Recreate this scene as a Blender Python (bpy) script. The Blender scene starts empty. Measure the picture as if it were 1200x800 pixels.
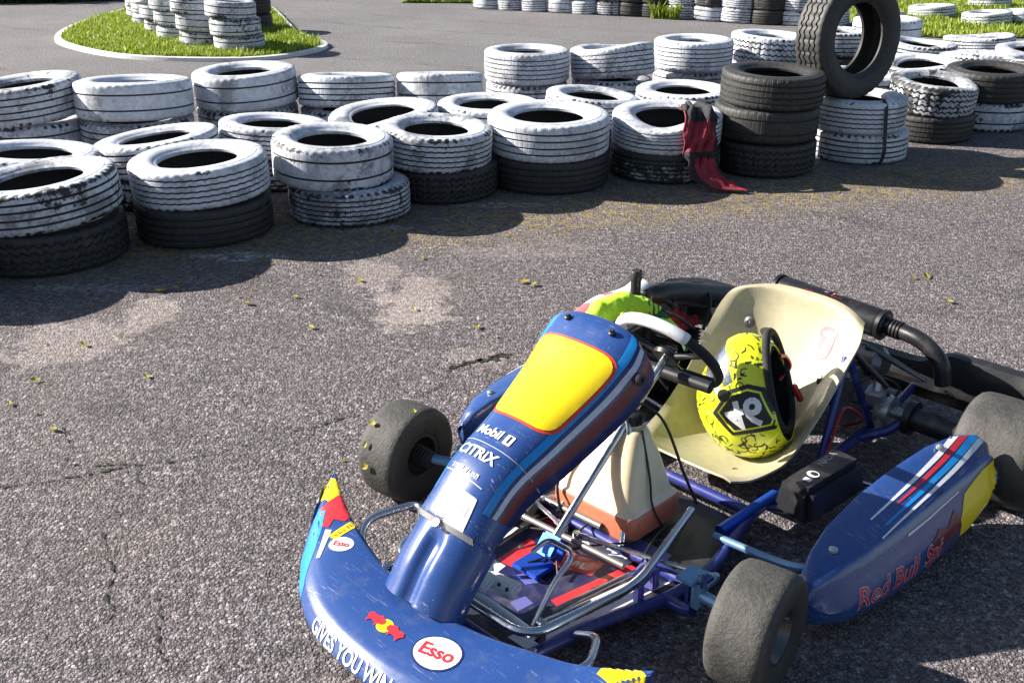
import bpy, bmesh, math, random
import numpy as np
from mathutils import Vector, Matrix, geometry, noise
from mathutils.bvhtree import BVHTree
R_ = math.radians
PI = math.pi
random.seed(7)
scene = bpy.context.scene
C = scene.collection

# ------------------------------------------------------------------ scene objects
def tag(o, label=None, cat=None, group=None, kind=None):
    if label: o['label'] = label
    if cat: o['category'] = cat
    if group: o['group'] = group
    if kind: o['kind'] = kind
    return o

def thing(name, label, cat, loc=(0, 0, 0), rotz=0, group=None):
    o = bpy.data.objects.new(name, None)
    C.objects.link(o)
    o.location = loc
    o.rotation_euler = (0, 0, rotz)
    o.empty_display_size = .1
    return tag(o, label, cat, group)

def obj(name, me, mats, parent=None, smooth=True):
    if isinstance(me, bmesh.types.BMesh):
        bm = me
        me = bpy.data.meshes.new(name)
        bm.normal_update()
        bm.to_mesh(me)
        bm.free()
    if not isinstance(mats, (list, tuple)): mats = [mats]
    idx = [p.material_index for p in me.polygons]
    me.materials.clear()
    for m in mats: me.materials.append(m)
    if len(mats) > 1: me.polygons.foreach_set('material_index', idx)
    if smooth:
        me.polygons.foreach_set('use_smooth', [True] * len(me.polygons))
        try: me.set_sharp_from_angle(angle=R_(42))
        except Exception: pass
    o = bpy.data.objects.new(name, me)
    C.objects.link(o)
    if parent: o.parent = parent
    return o

# ------------------------------------------------------------------ materials
class NT:
    def __init__(s, name):
        s.m = bpy.data.materials.new(name)
        s.m.use_nodes = True
        s.t = s.m.node_tree
        s.b = s.t.nodes['Principled BSDF']
    def n(s, typ, **kw):
        nd = s.t.nodes.new(typ)
        for k, v in kw.items(): setattr(nd, k, v)
        return nd
    def l(s, a, b): s.t.links.new(a, b)
    def val(s, sock, v):
        if hasattr(v, 'is_output'): s.l(v, sock)
        else: sock.default_value = v
    def math(s, op, a, b=0., c=None, clamp=False):
        nd = s.n('ShaderNodeMath', operation=op, use_clamp=clamp)
        s.val(nd.inputs[0], a); s.val(nd.inputs[1], b)
        if c is not None: s.val(nd.inputs[2], c)
        return nd.outputs[0]
    def noise(s, vec, scale, detail=4, rough=.55):
        nd = s.n('ShaderNodeTexNoise')
        nd.inputs['Scale'].default_value = scale
        nd.inputs['Detail'].default_value = detail
        nd.inputs['Roughness'].default_value = rough
        if vec is not None: s.l(vec, nd.inputs['Vector'])
        return nd.outputs['Fac']
    def ramp(s, fac, stops):
        nd = s.n('ShaderNodeValToRGB')
        e = nd.color_ramp.elements
        while len(e) < len(stops): e.new(.5)
        for i, (p, c) in enumerate(stops):
            e[i].position = p
            e[i].color = (*c, 1) if len(c) == 3 else c
        s.val(nd.inputs[0], fac)
        return nd.outputs[0]
    def step(s, fac, lo, hi):
        nd = s.n('ShaderNodeMapRange', interpolation_type='SMOOTHSTEP')
        s.val(nd.inputs[0], fac); s.val(nd.inputs[1], lo); s.val(nd.inputs[2], hi)
        return nd.outputs[0]
    def mix(s, f, a, b):
        nd = s.n('ShaderNodeMix', data_type='RGBA')
        s.val(nd.inputs[0], f)
        for i, v in ((6, a), (7, b)):
            if hasattr(v, 'is_output'): s.l(v, nd.inputs[i])
            else: nd.inputs[i].default_value = (*v, 1)
        return nd.outputs[2]
    def obco(s): return s.n('ShaderNodeTexCoord').outputs['Object']
    def pos(s): return s.n('ShaderNodeNewGeometry').outputs['Position']
    def bump(s, h, strength=.3, dist=.01, prev=None):
        nd = s.n('ShaderNodeBump')
        nd.inputs['Strength'].default_value = strength
        nd.inputs['Distance'].default_value = dist
        s.l(h, nd.inputs['Height'])
        if prev is not None: s.l(prev, nd.inputs['Normal'])
        s.l(nd.outputs[0], s.b.inputs['Normal'])
        return nd.outputs[0]

def plain(name, col, rough=.5, metal=0., coat=0., dirt=.25, bump=.0, dcol=(.22, .19, .16), scale=14, var=.12, trans=0., sss=0., scratch=0.):
    t = NT(name)
    co = t.obco()
    n1 = t.noise(co, scale, 6, .62)
    n2 = t.noise(co, scale * 6, 4, .6)
    dm = t.math('MULTIPLY', t.step(n1, .48, .75), dirt)
    c2 = tuple(min(1, c * (1 - var)) for c in col)
    base = t.mix(t.step(n2, .35, .65), col, c2)
    base = t.mix(dm, base, dcol)
    rgh = t.math('ADD', t.math('MULTIPLY', n2, .18), t.math('ADD', t.math('MULTIPLY', dm, .4), rough - .09), clamp=True)
    if scratch:
        sc = 0
        for rot, th in ((.5, .66), (-.9, .68), (1.4, .67)):
            mp = t.n('ShaderNodeMapping'); mp.inputs['Rotation'].default_value = (.2, .1, rot); mp.inputs['Scale'].default_value = (9, 260, 120)
            t.l(co, mp.inputs['Vector'])
            ln = t.step(t.noise(mp.outputs[0], 1, 2, .5), th, th + .03)
            sc = t.math('MAXIMUM', sc, ln)
        sc = t.math('MULTIPLY', t.math('MULTIPLY', sc, t.step(t.noise(co, 11, 4, .7), .46, .66)), scratch)
        ch = t.math('MULTIPLY', t.step(t.noise(co, 210, 3, .6), .70, .74), scratch)
        sc = t.math('MAXIMUM', sc, ch)
        base = t.mix(sc, base, (.34, .37, .46))
        rgh = t.math('ADD', rgh, t.math('MULTIPLY', sc, .3), clamp=True)
    t.l(base, t.b.inputs['Base Color'])
    t.l(rgh, t.b.inputs['Roughness'])
    t.b.inputs['Metallic'].default_value = metal
    t.b.inputs['Coat Weight'].default_value = coat
    t.b.inputs['Coat Roughness'].default_value = .08
    if trans: t.b.inputs['Transmission Weight'].default_value = trans
    if sss:
        t.b.inputs['Subsurface Weight'].default_value = sss
        t.b.inputs['Subsurface Radius'].default_value = (.03, .02, .01)
        t.b.inputs['Subsurface Scale'].default_value = .6
    if bump: t.bump(n2, bump, .004)
    return t.m

BLUE = plain('blue_bodywork', (.018, .058, .22), .3, coat=.6, dirt=.16, dcol=(.16, .17, .21), scale=26, scratch=.6)
NAVY = plain('navy_bodywork', (.010, .020, .11), .3, coat=.5, dirt=.15, scratch=.4)
CYAN = plain('cyan_stripe', (.008, .25, .66), .3, coat=.5, dirt=.15)
LAV = plain('pale_stripe', (.55, .55, .66), .35, coat=.4, dirt=.25)
DRED = plain('dark_red_stripe', (.14, .012, .025), .35, coat=.4, dirt=.2)
RED = plain('red_sticker', (.62, .025, .035), .35, coat=.4, dirt=.12)
YEL = plain('yellow_sticker', (.86, .62, .005), .36, coat=.3, dirt=.10, var=.04, dcol=(.55, .36, .05), scale=30)
ORNG = plain('orange_edge', (.70, .06, .02), .35, coat=.3, dirt=.05)
WHT = plain('white_sticker', (.74, .75, .78), .4, coat=.3, dirt=.2)
BLK = plain('black_plastic', (.016, .016, .018), .42, dirt=.25, bump=.1, dcol=(.10, .09, .085))
BLKM = plain('black_metal', (.03, .03, .034), .36, metal=.6, dirt=.25)
RUBBER_IN = plain('hub_rubber', (.012, .012, .013), .6, dirt=.3, dcol=(.06, .055, .05))
CHROME = plain('chrome_tube', (.62, .63, .66), .2, metal=1., dirt=.3, dcol=(.3, .27, .25), scale=30)
ALU = plain('cast_aluminium', (.58, .58, .57), .42, metal=.9, dirt=.35, bump=.1, scale=30)
STEEL = plain('worn_steel', (.36, .35, .34), .42, metal=.85, dirt=.5, scale=40)
FRAME = plain('blue_frame_paint', (.022, .034, .20), .36, coat=.3, dirt=.28, scale=24)
SPIN = plain('pale_blue_metal', (.16, .32, .52), .4, metal=.5, dirt=.25, scale=30)
ANOD = plain('blue_anodised', (.02, .10, .55), .34, metal=.6, dirt=.15, scale=30)
PURP = plain('purple_anodised', (.22, .22, .60), .4, metal=.5, dirt=.25, scale=30)
FIBRE = plain('cream_fibreglass', (.39, .35, .235), .45, coat=.2, dirt=.4, bump=.06, dcol=(.40, .34, .2), scale=9, var=.1, sss=.0)
FIBRED = plain('yellowed_fibreglass', (.30, .28, .10), .5, dirt=.3, scale=9)
TANKM = plain('translucent_tank', (.80, .67, .44), .36, dirt=.14, scale=8, var=.06, sss=.35)
FUEL = plain('tank_with_fuel', (.52, .16, .085), .36, dirt=.15, scale=8, sss=.3)
TANKW = plain('tank_rim', (.80, .66, .50), .4, dirt=.15, sss=.3)
HYEL = plain('helmet_yellow', (.72, .80, .015), .26, coat=.7, dirt=.05)
LINER = plain('helmet_liner', (.02, .021, .025), .9, dirt=.3, bump=.4, dcol=(.07, .07, .075), scale=40)
VIS = plain('visor_silver', (.52, .56, .62), .16, metal=.9, dirt=.1)
GLOVE = plain('fluorescent_cloth', (.50, .80, .03), .8, dirt=.1, bump=.4, scale=30)
GLOVED = plain('dark_green_cloth', (.02, .10, .03), .85, dirt=.1, bump=.4)
SILV = plain('exhaust_metal', (.18, .18, .19), .38, metal=.85, dirt=.4, scale=20)
REDM = plain('red_metal', (.38, .02, .03), .35, metal=.3, coat=.3, dirt=.25, scale=25)
DKRED = plain('dark_red_fabric', (.24, .010, .026), .78, dirt=.1, bump=.35, scale=18, var=.3)
BLKF = plain('black_fabric', (.012, .012, .016), .85, dirt=.15, bump=.4, scale=24)
SLATE = plain('black_strap', (.012, .013, .016), .6, dirt=.3)
PINK = plain('red_print', (.66, .13, .15), .5, dirt=.2)
PINKL = plain('pale_print', (.74, .50, .44), .5, dirt=.2)

def mat_slick():
    t = NT('worn_slick_rubber')
    co = t.obco()
    g = t.n('ShaderNodeAttribute', attribute_name='tread').outputs['Fac']
    n1 = t.noise(co, 9, 6, .65); n2 = t.noise(co, 120, 3, .7)
    dust = t.math('MULTIPLY', g, t.step(t.math('ADD', n1, t.math('MULTIPLY', n2, .45)), .45, .9))
    c = t.mix(dust, (.020, .0195, .019), (.062, .058, .053))
    fl = t.math('MULTIPLY', t.step(t.noise(co, 60, 2), .70, .74), t.math('MULTIPLY', g, .25))
    t.l(t.mix(fl, c, (.012, .012, .012)), t.b.inputs['Base Color'])
    t.b.inputs['Roughness'].default_value = .72
    n4 = t.noise(co, 420, 2, .6); n5 = t.noise(co, 38, 5, .7)
    b = t.bump(t.math('ADD', n2, t.math('MULTIPLY', n5, 1.4)), .5, .004)
    t.bump(n4, .4, .0015, b)
    return t.m
SLICK = mat_slick()

def mat_tyre():
    """old car tyre: white paint over black rubber; object colour R = paint amount, G = grime"""
    t = NT('painted_tyre')
    co = t.obco()
    oi = t.n('ShaderNodeObjectInfo')
    sep = t.n('ShaderNodeSeparateColor'); t.l(oi.outputs['Color'], sep.inputs[0])
    paint, grime = sep.outputs[0], t.math('ADD', sep.outputs[1], .22)
    off = t.n('ShaderNodeVectorMath', operation='SCALE'); off.inputs[0].default_value = (37, 91, 13); t.l(oi.outputs['Random'], off.inputs['Scale'])
    add = t.n('ShaderNodeVectorMath', operation='ADD'); t.l(co, add.inputs[0]); t.l(off.outputs[0], add.inputs[1])
    v = add.outputs[0]
    att = t.n('ShaderNodeAttribute', attribute_name='paint').outputs['Fac']
    n1 = t.noise(v, 5.5, 8, .68); n2 = t.noise(v, 42, 5, .65); n3 = t.noise(v, 170, 3, .6)
    w = t.math('ADD', t.math('MULTIPLY', n1, .72), t.math('MULTIPLY', n2, .34))
    thr = t.math('ADD', t.math('MULTIPLY', paint, -.72), 1.03)
    thr = t.math('ADD', thr, t.math('MULTIPLY', t.math('SUBTRACT', 1, att), .40))
    mask = t.step(w, t.math('SUBTRACT', thr, .035), t.math('ADD', thr, .035))
    mask = t.math('MULTIPLY', mask, t.step(paint, .02, .05))
    rub = t.mix(t.step(n2, .35, .7), (.017, .017, .018), (.036, .035, .034))
    rub = t.mix(t.math('MULTIPLY', t.step(n1, .55, .75), .35), rub, (.10, .095, .09))
    wh = t.mix(t.step(n1, .3, .7), (.70, .725, .79), (.53, .56, .63))
    gm = t.math('MULTIPLY', t.step(t.math('ADD', t.math('MULTIPLY', n2, .6), t.math('MULTIPLY', n1, .5)), .42, .75), grime)
    wh = t.mix(gm, wh, (.22, .215, .22))
    n0 = t.noise(v, 3.1, 7, .72)
    sm = t.math('MULTIPLY', t.step(t.math('ADD', n0, t.math('MULTIPLY', n2, .25)), .63, .74), t.math('MULTIPLY', grime, 1.5, clamp=True))
    wh = t.mix(t.math('MULTIPLY', sm, .8), wh, (.13, .13, .14))
    sc = t.math('MULTIPLY', t.step(n3, .62, .70), t.math('MULTIPLY', grime, .55))
    wh = t.mix(sc, wh, (.10, .10, .105))
    t.l(t.mix(mask, rub, wh), t.b.inputs['Base Color'])
    t.l(t.math('ADD', t.math('MULTIPLY', n2, .2), .52), t.b.inputs['Roughness'])
    sx = t.n('ShaderNodeSeparateXYZ'); t.l(co, sx.inputs[0])
    ang = t.math('ARCTAN2', sx.outputs[1], sx.outputs[0])
    zz = t.math('MULTIPLY', sx.outputs[2], 38)
    chev = t.math('ABSOLUTE', zz)
    ph = t.math('ADD', t.math('MULTIPLY', ang, 74), t.math('MULTIPLY', chev, t.math('SUBTRACT', t.math('MULTIPLY', oi.outputs['Random'], 2.4), .6)))
    sp_ = t.math('MULTIPLY', t.step(t.math('SINE', ph), .72, .95), t.n('ShaderNodeAttribute', attribute_name='treadmask').outputs['Fac'])
    sp_ = t.math('MULTIPLY', sp_, t.step(t.math('FRACT', t.math('MULTIPLY', oi.outputs['Random'], 7.3)), .25, .6))
    b = t.bump(n3, .25, .003)
    b = t.bump(mask, .5, .0012, b)
    t.bump(t.math('MULTIPLY', sp_, -1.), .8, .004, b)
    return t.m
TYRE = mat_tyre()

def mat_ground():
    t = NT('chipped_asphalt')
    p = t.pos()
    def vor(scale, feat='F1'):
        nd = t.n('ShaderNodeTexVoronoi', feature=feat); nd.inputs['Scale'].default_value = scale
        t.l(pw, nd.inputs['Vector']); return nd
    wn = t.n('ShaderNodeTexNoise'); wn.inputs['Scale'].default_value = 60; t.l(p, wn.inputs['Vector'])
    ws = t.n('ShaderNodeVectorMath', operation='SCALE'); ws.inputs['Scale'].default_value = .006; t.l(wn.outputs['Color'], ws.inputs[0])
    wa = t.n('ShaderNodeVectorMath', operation='ADD'); t.l(p, wa.inputs[0]); t.l(ws.outputs[0], wa.inputs[1])
    pw = wa.outputs[0]
    v1 = vor(105); v2 = vor(230); ve = vor(105, 'DISTANCE_TO_EDGE')
    hs = t.n('ShaderNodeSeparateColor'); t.l(v1.outputs['Color'], hs.inputs[0])
    hs2 = t.n('ShaderNodeSeparateColor'); t.l(v2.outputs['Color'], hs2.inputs[0])
    stone = t.ramp(hs.outputs[0], [(0, (.085, .079, .084)), (.35, (.135, .124, .130)), (.80, (.185, .170, .177)), (1, (.31, .285, .29))])
    fine = t.ramp(hs2.outputs[1], [(0, (.07, .066, .068)), (.6, (.135, .125, .130)), (1, (.24, .222, .225))])
    base = t.mix(t.step(t.noise(p, 22, 3), .42, .62), stone, fine)
    pit = t.step(t.noise(p, 88, 3, .6), .56, .64)
    gap = t.math('MULTIPLY', t.step(ve.outputs['Distance'], .11, .02), t.step(t.noise(p, 34, 3, .6), .40, .58))
    pit = t.math('MAXIMUM', pit, gap)
    base = t.mix(t.math('MULTIPLY', pit, .86), base, (.020, .018, .019))  # small shadows in pits and between chips, put into the colour
    big = t.noise(p, .9, 6, .62); med = t.noise(p, 5, 5, .65)
    base = t.mix(t.math('MULTIPLY', t.step(med, .42, .72), .45), base, (.060, .055, .056))
    base = t.mix(t.math('MULTIPLY', t.step(big, .5, .72), .35), base, (.17, .155, .148))
    # pale worn patches with a shape of their own
    sp = t.n('ShaderNodeSeparateXYZ'); t.l(p, sp.inputs[0])
    def blob(x, y, rx, ry, k):
        dx = t.math('DIVIDE', t.math('SUBTRACT', sp.outputs[0], x), rx)
        dy = t.math('DIVIDE', t.math('SUBTRACT', sp.outputs[1], y), ry)
        d = t.math('SQRT', t.math('ADD', t.math('MULTIPLY', dx, dx), t.math('MULTIPLY', dy, dy)))
        d = t.math('ADD', d, t.math('MULTIPLY', t.math('SUBTRACT', t.noise(p, 7, 8, .72), .5), 3.0))
        return t.math('MULTIPLY', t.step(d, 1.0, .70), k)
    m = blob(-.38, 3.78, .16, .34, .75)
    for a in ((-.6, 4.1, .14, .2, .5), (-1.62, 3.4, .24, .26, .55), (-1.4, 3.68, .12, .2, .6), (-.12, 3.25, .12, .1, .4), (.1, 4.45, .4, .15, .25)):
        m = t.math('MAXIMUM', m, blob(*a))
    base = t.mix(m, base, (.27, .24, .222))
    # splashes of white paint in front of the tyre wall
    w = blob(-1.22, 4.34, .22, .07, .8)
    for a in ((-.72, 4.75, .3, .06, .6), (-.05, 5.15, .3, .05, .6), (-1.75, 3.95, .35, .05, .35), (3.2, 6.3, .4, .05, .3)):
        w = t.math('MAXIMUM', w, blob(*a))
    base = t.mix(t.math('MULTIPLY', w, t.step(t.noise(p, 30, 5, .7), .42, .6)), base, (.42, .44, .48))
    # yellowish moss and dust line before the wall
    yl = t.math('SUBTRACT', sp.outputs[1], t.math('ADD', t.math('MULTIPLY', sp.outputs[0], .30), 4.95))
    ym = t.math('MULTIPLY', t.step(t.math('ABSOLUTE', yl), .55, .08), t.step(t.noise(p, 17, 7, .78), .47, .58))
    base = t.mix(t.math('MULTIPLY', ym, .75), base, (.27, .21, .05))
    # the smooth race track farther back
    far = t.step(sp.outputs[1], 8.2, 9.6)
    fc = t.mix(t.step(t.noise(p, .55, 6, .7), .35, .7), (.150, .152, .156), (.195, .195, .196))
    base = t.mix(t.math('MULTIPLY', far, .8), base, fc)
    mot = t.math('ADD', t.math('MULTIPLY', t.step(t.noise(p, 42, 3, .65), .36, .64), .75), .88)
    mm = t.n('ShaderNodeMix', data_type='RGBA', blend_type='MULTIPLY'); mm.inputs[0].default_value = 1
    cmb = t.n('ShaderNodeCombineColor')
    for i_ in range(3): t.l(mot, cmb.inputs[i_])
    t.l(base, mm.inputs[6]); t.l(cmb.outputs[0], mm.inputs[7]); base = mm.outputs[2]
    # broad brown dust, dark tyre tracks
    base = t.mix(t.math('MULTIPLY', t.step(t.noise(p, 1.7, 7, .7), .45, .7), .28), base, (.155, .125, .105))
    wv = t.math('ADD', t.math('MULTIPLY', sp.outputs[0], .55), t.math('MULTIPLY', sp.outputs[1], 1.0))
    wv = t.math('ADD', wv, t.math('MULTIPLY', t.noise(p, .5, 3), 1.2))
    tr = t.math('MULTIPLY', t.step(t.math('SINE', t.math('MULTIPLY', wv, 5.2)), .86, 1.0), t.step(t.noise(p, 2.2, 6, .7), .45, .62))
    base = t.mix(t.math('MULTIPLY', tr, .38), base, (.05, .047, .047))
    tint = t.n('ShaderNodeMix', data_type='RGBA', blend_type='MULTIPLY'); tint.inputs[0].default_value = 1
    t.l(base, tint.inputs[6]); tint.inputs[7].default_value = (1.02, .983, .99, 1)
    base = tint.outputs[2]
    t.l(base, t.b.inputs['Base Color'])
    t.b.inputs['Roughness'].default_value = .88
    t.b.inputs['Specular IOR Level'].default_value = .3
    h = t.math('ADD', t.math('MULTIPLY', v1.outputs['Distance'], -.9), t.math('MULTIPLY', v2.outputs['Distance'], -.5))
    h = t.math('ADD', h, t.math('MULTIPLY', hs.outputs[1], .5))
    h = t.math('SUBTRACT', h, t.math('MULTIPLY', pit, .9))
    h = t.math('MULTIPLY', h, t.math('SUBTRACT', 1, t.math('MULTIPLY', m, .6)))
    t.bump(h, .75, .0105)
    return t.m
GROUND = mat_ground()
CRACK = plain('crack_dirt', (.020, .018, .018), .95, dirt=.9, dcol=(.06, .065, .02), scale=5)
CURBW = plain('worn_white_line', (.62, .62, .60), .8, dirt=.6, bump=.3, scale=5, dcol=(.3, .28, .26))
SOIL = plain('dark_soil', (.045, .05, .018), .95, dirt=.4, bump=.4, scale=6, dcol=(.07, .06, .03))

def mat_leafy(name, a, b, c):
    t = NT(name)
    g = t.n('ShaderNodeNewGeometry')
    col = t.ramp(g.outputs['Random Per Island'], [(0, a), (.55, b), (1, c)])
    t.l(col, t.b.inputs['Base Color'])
    t.b.inputs['Roughness'].default_value = .6
    tr = t.n('ShaderNodeBsdfTranslucent'); t.l(col, tr.inputs[0])
    mx = t.n('ShaderNodeMixShader'); mx.inputs[0].default_value = .35
    t.l(t.b.outputs[0], mx.inputs[1]); t.l(tr.outputs[0], mx.inputs[2])
    t.l(mx.outputs[0], t.t.nodes['Material Output'].inputs[0])
    return t.m
GRASS = mat_leafy('grass_blades', (.15, .23, .014), (.25, .34, .025), (.37, .41, .07))
HEDGE = mat_leafy('dark_leaves', (.012, .025, .008), (.025, .05, .012), (.06, .09, .02))
LEAF = mat_leafy('dry_leaf', (.34, .27, .03), (.42, .36, .06), (.30, .20, .06))
LITTER = mat_leafy('leaf_litter', (.20, .15, .03), (.30, .24, .04), (.14, .10, .04))

# ------------------------------------------------------------------ mesh helpers
def box(bm, c, s, rot=None, mi=0, bev=0.):
    r = bmesh.ops.create_cube(bm, size=1)
    vs = r['verts']
    bmesh.ops.scale(bm, vec=s, verts=vs)
    if bev:
        es = list({e for v in vs for e in v.link_edges})
        rb = bmesh.ops.bevel(bm, geom=es, offset=bev, segments=2, affect='EDGES')
        vs = list({v for f in rb['faces'] for v in f.verts} | {v for v in vs if v.is_valid})
        # all verts of the connected piece
        seen = set(vs); st = list(vs)
        while st:
            v = st.pop()
            for e in v.link_edges:
                o = e.other_vert(v)
                if o not in seen: seen.add(o); st.append(o)
        vs = list(seen)
    M = Matrix.Translation(c)
    if rot is not None: M = M @ (rot.to_4x4() if isinstance(rot, Matrix) else Matrix.Rotation(rot[0], 4, 'X') @ Matrix.Rotation(rot[1], 4, 'Y') @ Matrix.Rotation(rot[2], 4, 'Z'))
    bmesh.ops.transform(bm, matrix=M, verts=vs)
    for f in {f for v in vs for f in v.link_faces}: f.material_index = mi
    return vs

def smooth_path(pts, n=6, closed=False):
    P = [Vector(p) for p in pts]
    out = []
    N = len(P)
    rng = range(N if closed else N - 1)
    for i in rng:
        if closed: p0, p1, p2, p3 = P[(i - 1) % N], P[i], P[(i + 1) % N], P[(i + 2) % N]
        else:
            p1, p2 = P[i], P[i + 1]
            p0 = P[i - 1] if i else p1 * 2 - p2
            p3 = P[i + 2] if i + 2 < N else p2 * 2 - p1
        for k in range(n):
            t = k / n
            out.append(.5 * ((2 * p1) + (-p0 + p2) * t + (2 * p0 - 5 * p1 + 4 * p2 - p3) * t * t + (-p0 + 3 * p1 - 3 * p2 + p3) * t ** 3))
    if not closed: out.append(P[-1])
    return out

def fillet(pts, r, n=5):
    P = [Vector(p) for p in pts]
    out = [P[0]]
    for i in range(1, len(P) - 1):
        a, b, c = P[i - 1], P[i], P[i + 1]
        d = min(r, (a - b).length * .45, (c - b).length * .45)
        s = b + (a - b).normalized() * d; e = b + (c - b).normalized() * d
        for k in range(n + 1):
            t = k / n
            out.append(s * (1 - t) ** 2 + b * 2 * t * (1 - t) + e * t * t)
    out.append(P[-1])
    return out

def tube(bm, pts, r, seg=10, closed=False, mi=0, caps=True):
    P = [Vector(p) for p in pts]
    N = len(P)
    rad = r if isinstance(r, (list, tuple)) else [r] * N
    rings = []
    up = None
    for i in range(N):
        if closed: T = (P[(i + 1) % N] - P[i - 1]).normalized()
        else: T = (P[min(i + 1, N - 1)] - P[max(i - 1, 0)]).normalized()
        if up is None:
            up = Vector((0, 0, 1)) if abs(T.z) < .9 else Vector((1, 0, 0))
        u = (up - T * up.dot(T)).normalized()
        up = u
        w = T.cross(u)
        rings.append([bm.verts.new(P[i] + (u * math.cos(a) + w * math.sin(a)) * rad[i]) for a in [2 * PI * k / seg for k in range(seg)]])
    fs = []
    for i in range(N if closed else N - 1):
        A, B = rings[i], rings[(i + 1) % N]
        for k in range(seg):
            fs.append(bm.faces.new((A[k], A[(k + 1) % seg], B[(k + 1) % seg], B[k])))
    if caps and not closed:
        fs.append(bm.faces.new(rings[0][::-1])); fs.append(bm.faces.new(rings[-1]))
    for f in fs: f.material_index = mi; f.smooth = True

def cyl(bm, a, b, r, seg=16, mi=0, r2=None):
    tube(bm, [a, b], [r, r if r2 is None else r2], seg, mi=mi)

def lathe(bm, prof, seg=24, M=None, mi=0, closed=False):
    """profile of (radius, z) turned about Z"""
    rings = []
    for r, z in prof:
        ring = []
        for k in range(seg):
            a = 2 * PI * k / seg
            p = Vector((r * math.cos(a), r * math.sin(a), z))
            if M: p = M @ p
            ring.append(bm.verts.new(p))
        rings.append(ring)
    n = len(prof)
    for i in range(n if closed else n - 1):
        A, B = rings[i], rings[(i + 1) % n]
        for k in range(seg):
            f = bm.faces.new((A[k], A[(k + 1) % seg], B[(k + 1) % seg], B[k]))
            f.material_index = mi; f.smooth = True
    return rings

def grid_mesh(bm, f, nu, nv, mi=None, closed_u=False):
    V = [[bm.verts.new(f(i / nu, j / nv)) for j in range(nv + 1)] for i in range(nu + 1 - (1 if closed_u else 0))]
    L = len(V)
    for i in range(nu):
        for j in range(nv):
            fc = bm.faces.new((V[i][j], V[(i + 1) % L][j], V[(i + 1) % L][j + 1], V[i][j + 1]))
            fc.smooth = True
            if mi: fc.material_index = mi((i + .5) / nu, (j + .5) / nv)
    return V

def solidify(bm, th):
    """gives an open sheet real thickness: an inner copy set back along the vertex normals, joined along the open edges"""
    bmesh.ops.recalc_face_normals(bm, faces=bm.faces[:])
    bm.normal_update()
    vs = bm.verts[:]; fs = bm.faces[:]; es = [e for e in bm.edges if len(e.link_faces) == 1]
    cp = {v: bm.verts.new(v.co - v.normal * th) for v in vs}
    for f in fs:
        try:
            n = bm.faces.new([cp[v] for v in reversed(f.verts)]); n.material_index = f.material_index; n.smooth = f.smooth
        except ValueError: pass
    for e in es:
        l = e.link_loops[0]
        a, b = l.vert, l.link_loop_next.vert
        try:
            n = bm.faces.new((b, a, cp[a], cp[b])); n.material_index = e.link_faces[0].material_index
        except ValueError: pass
    bm.normal_update()

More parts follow.
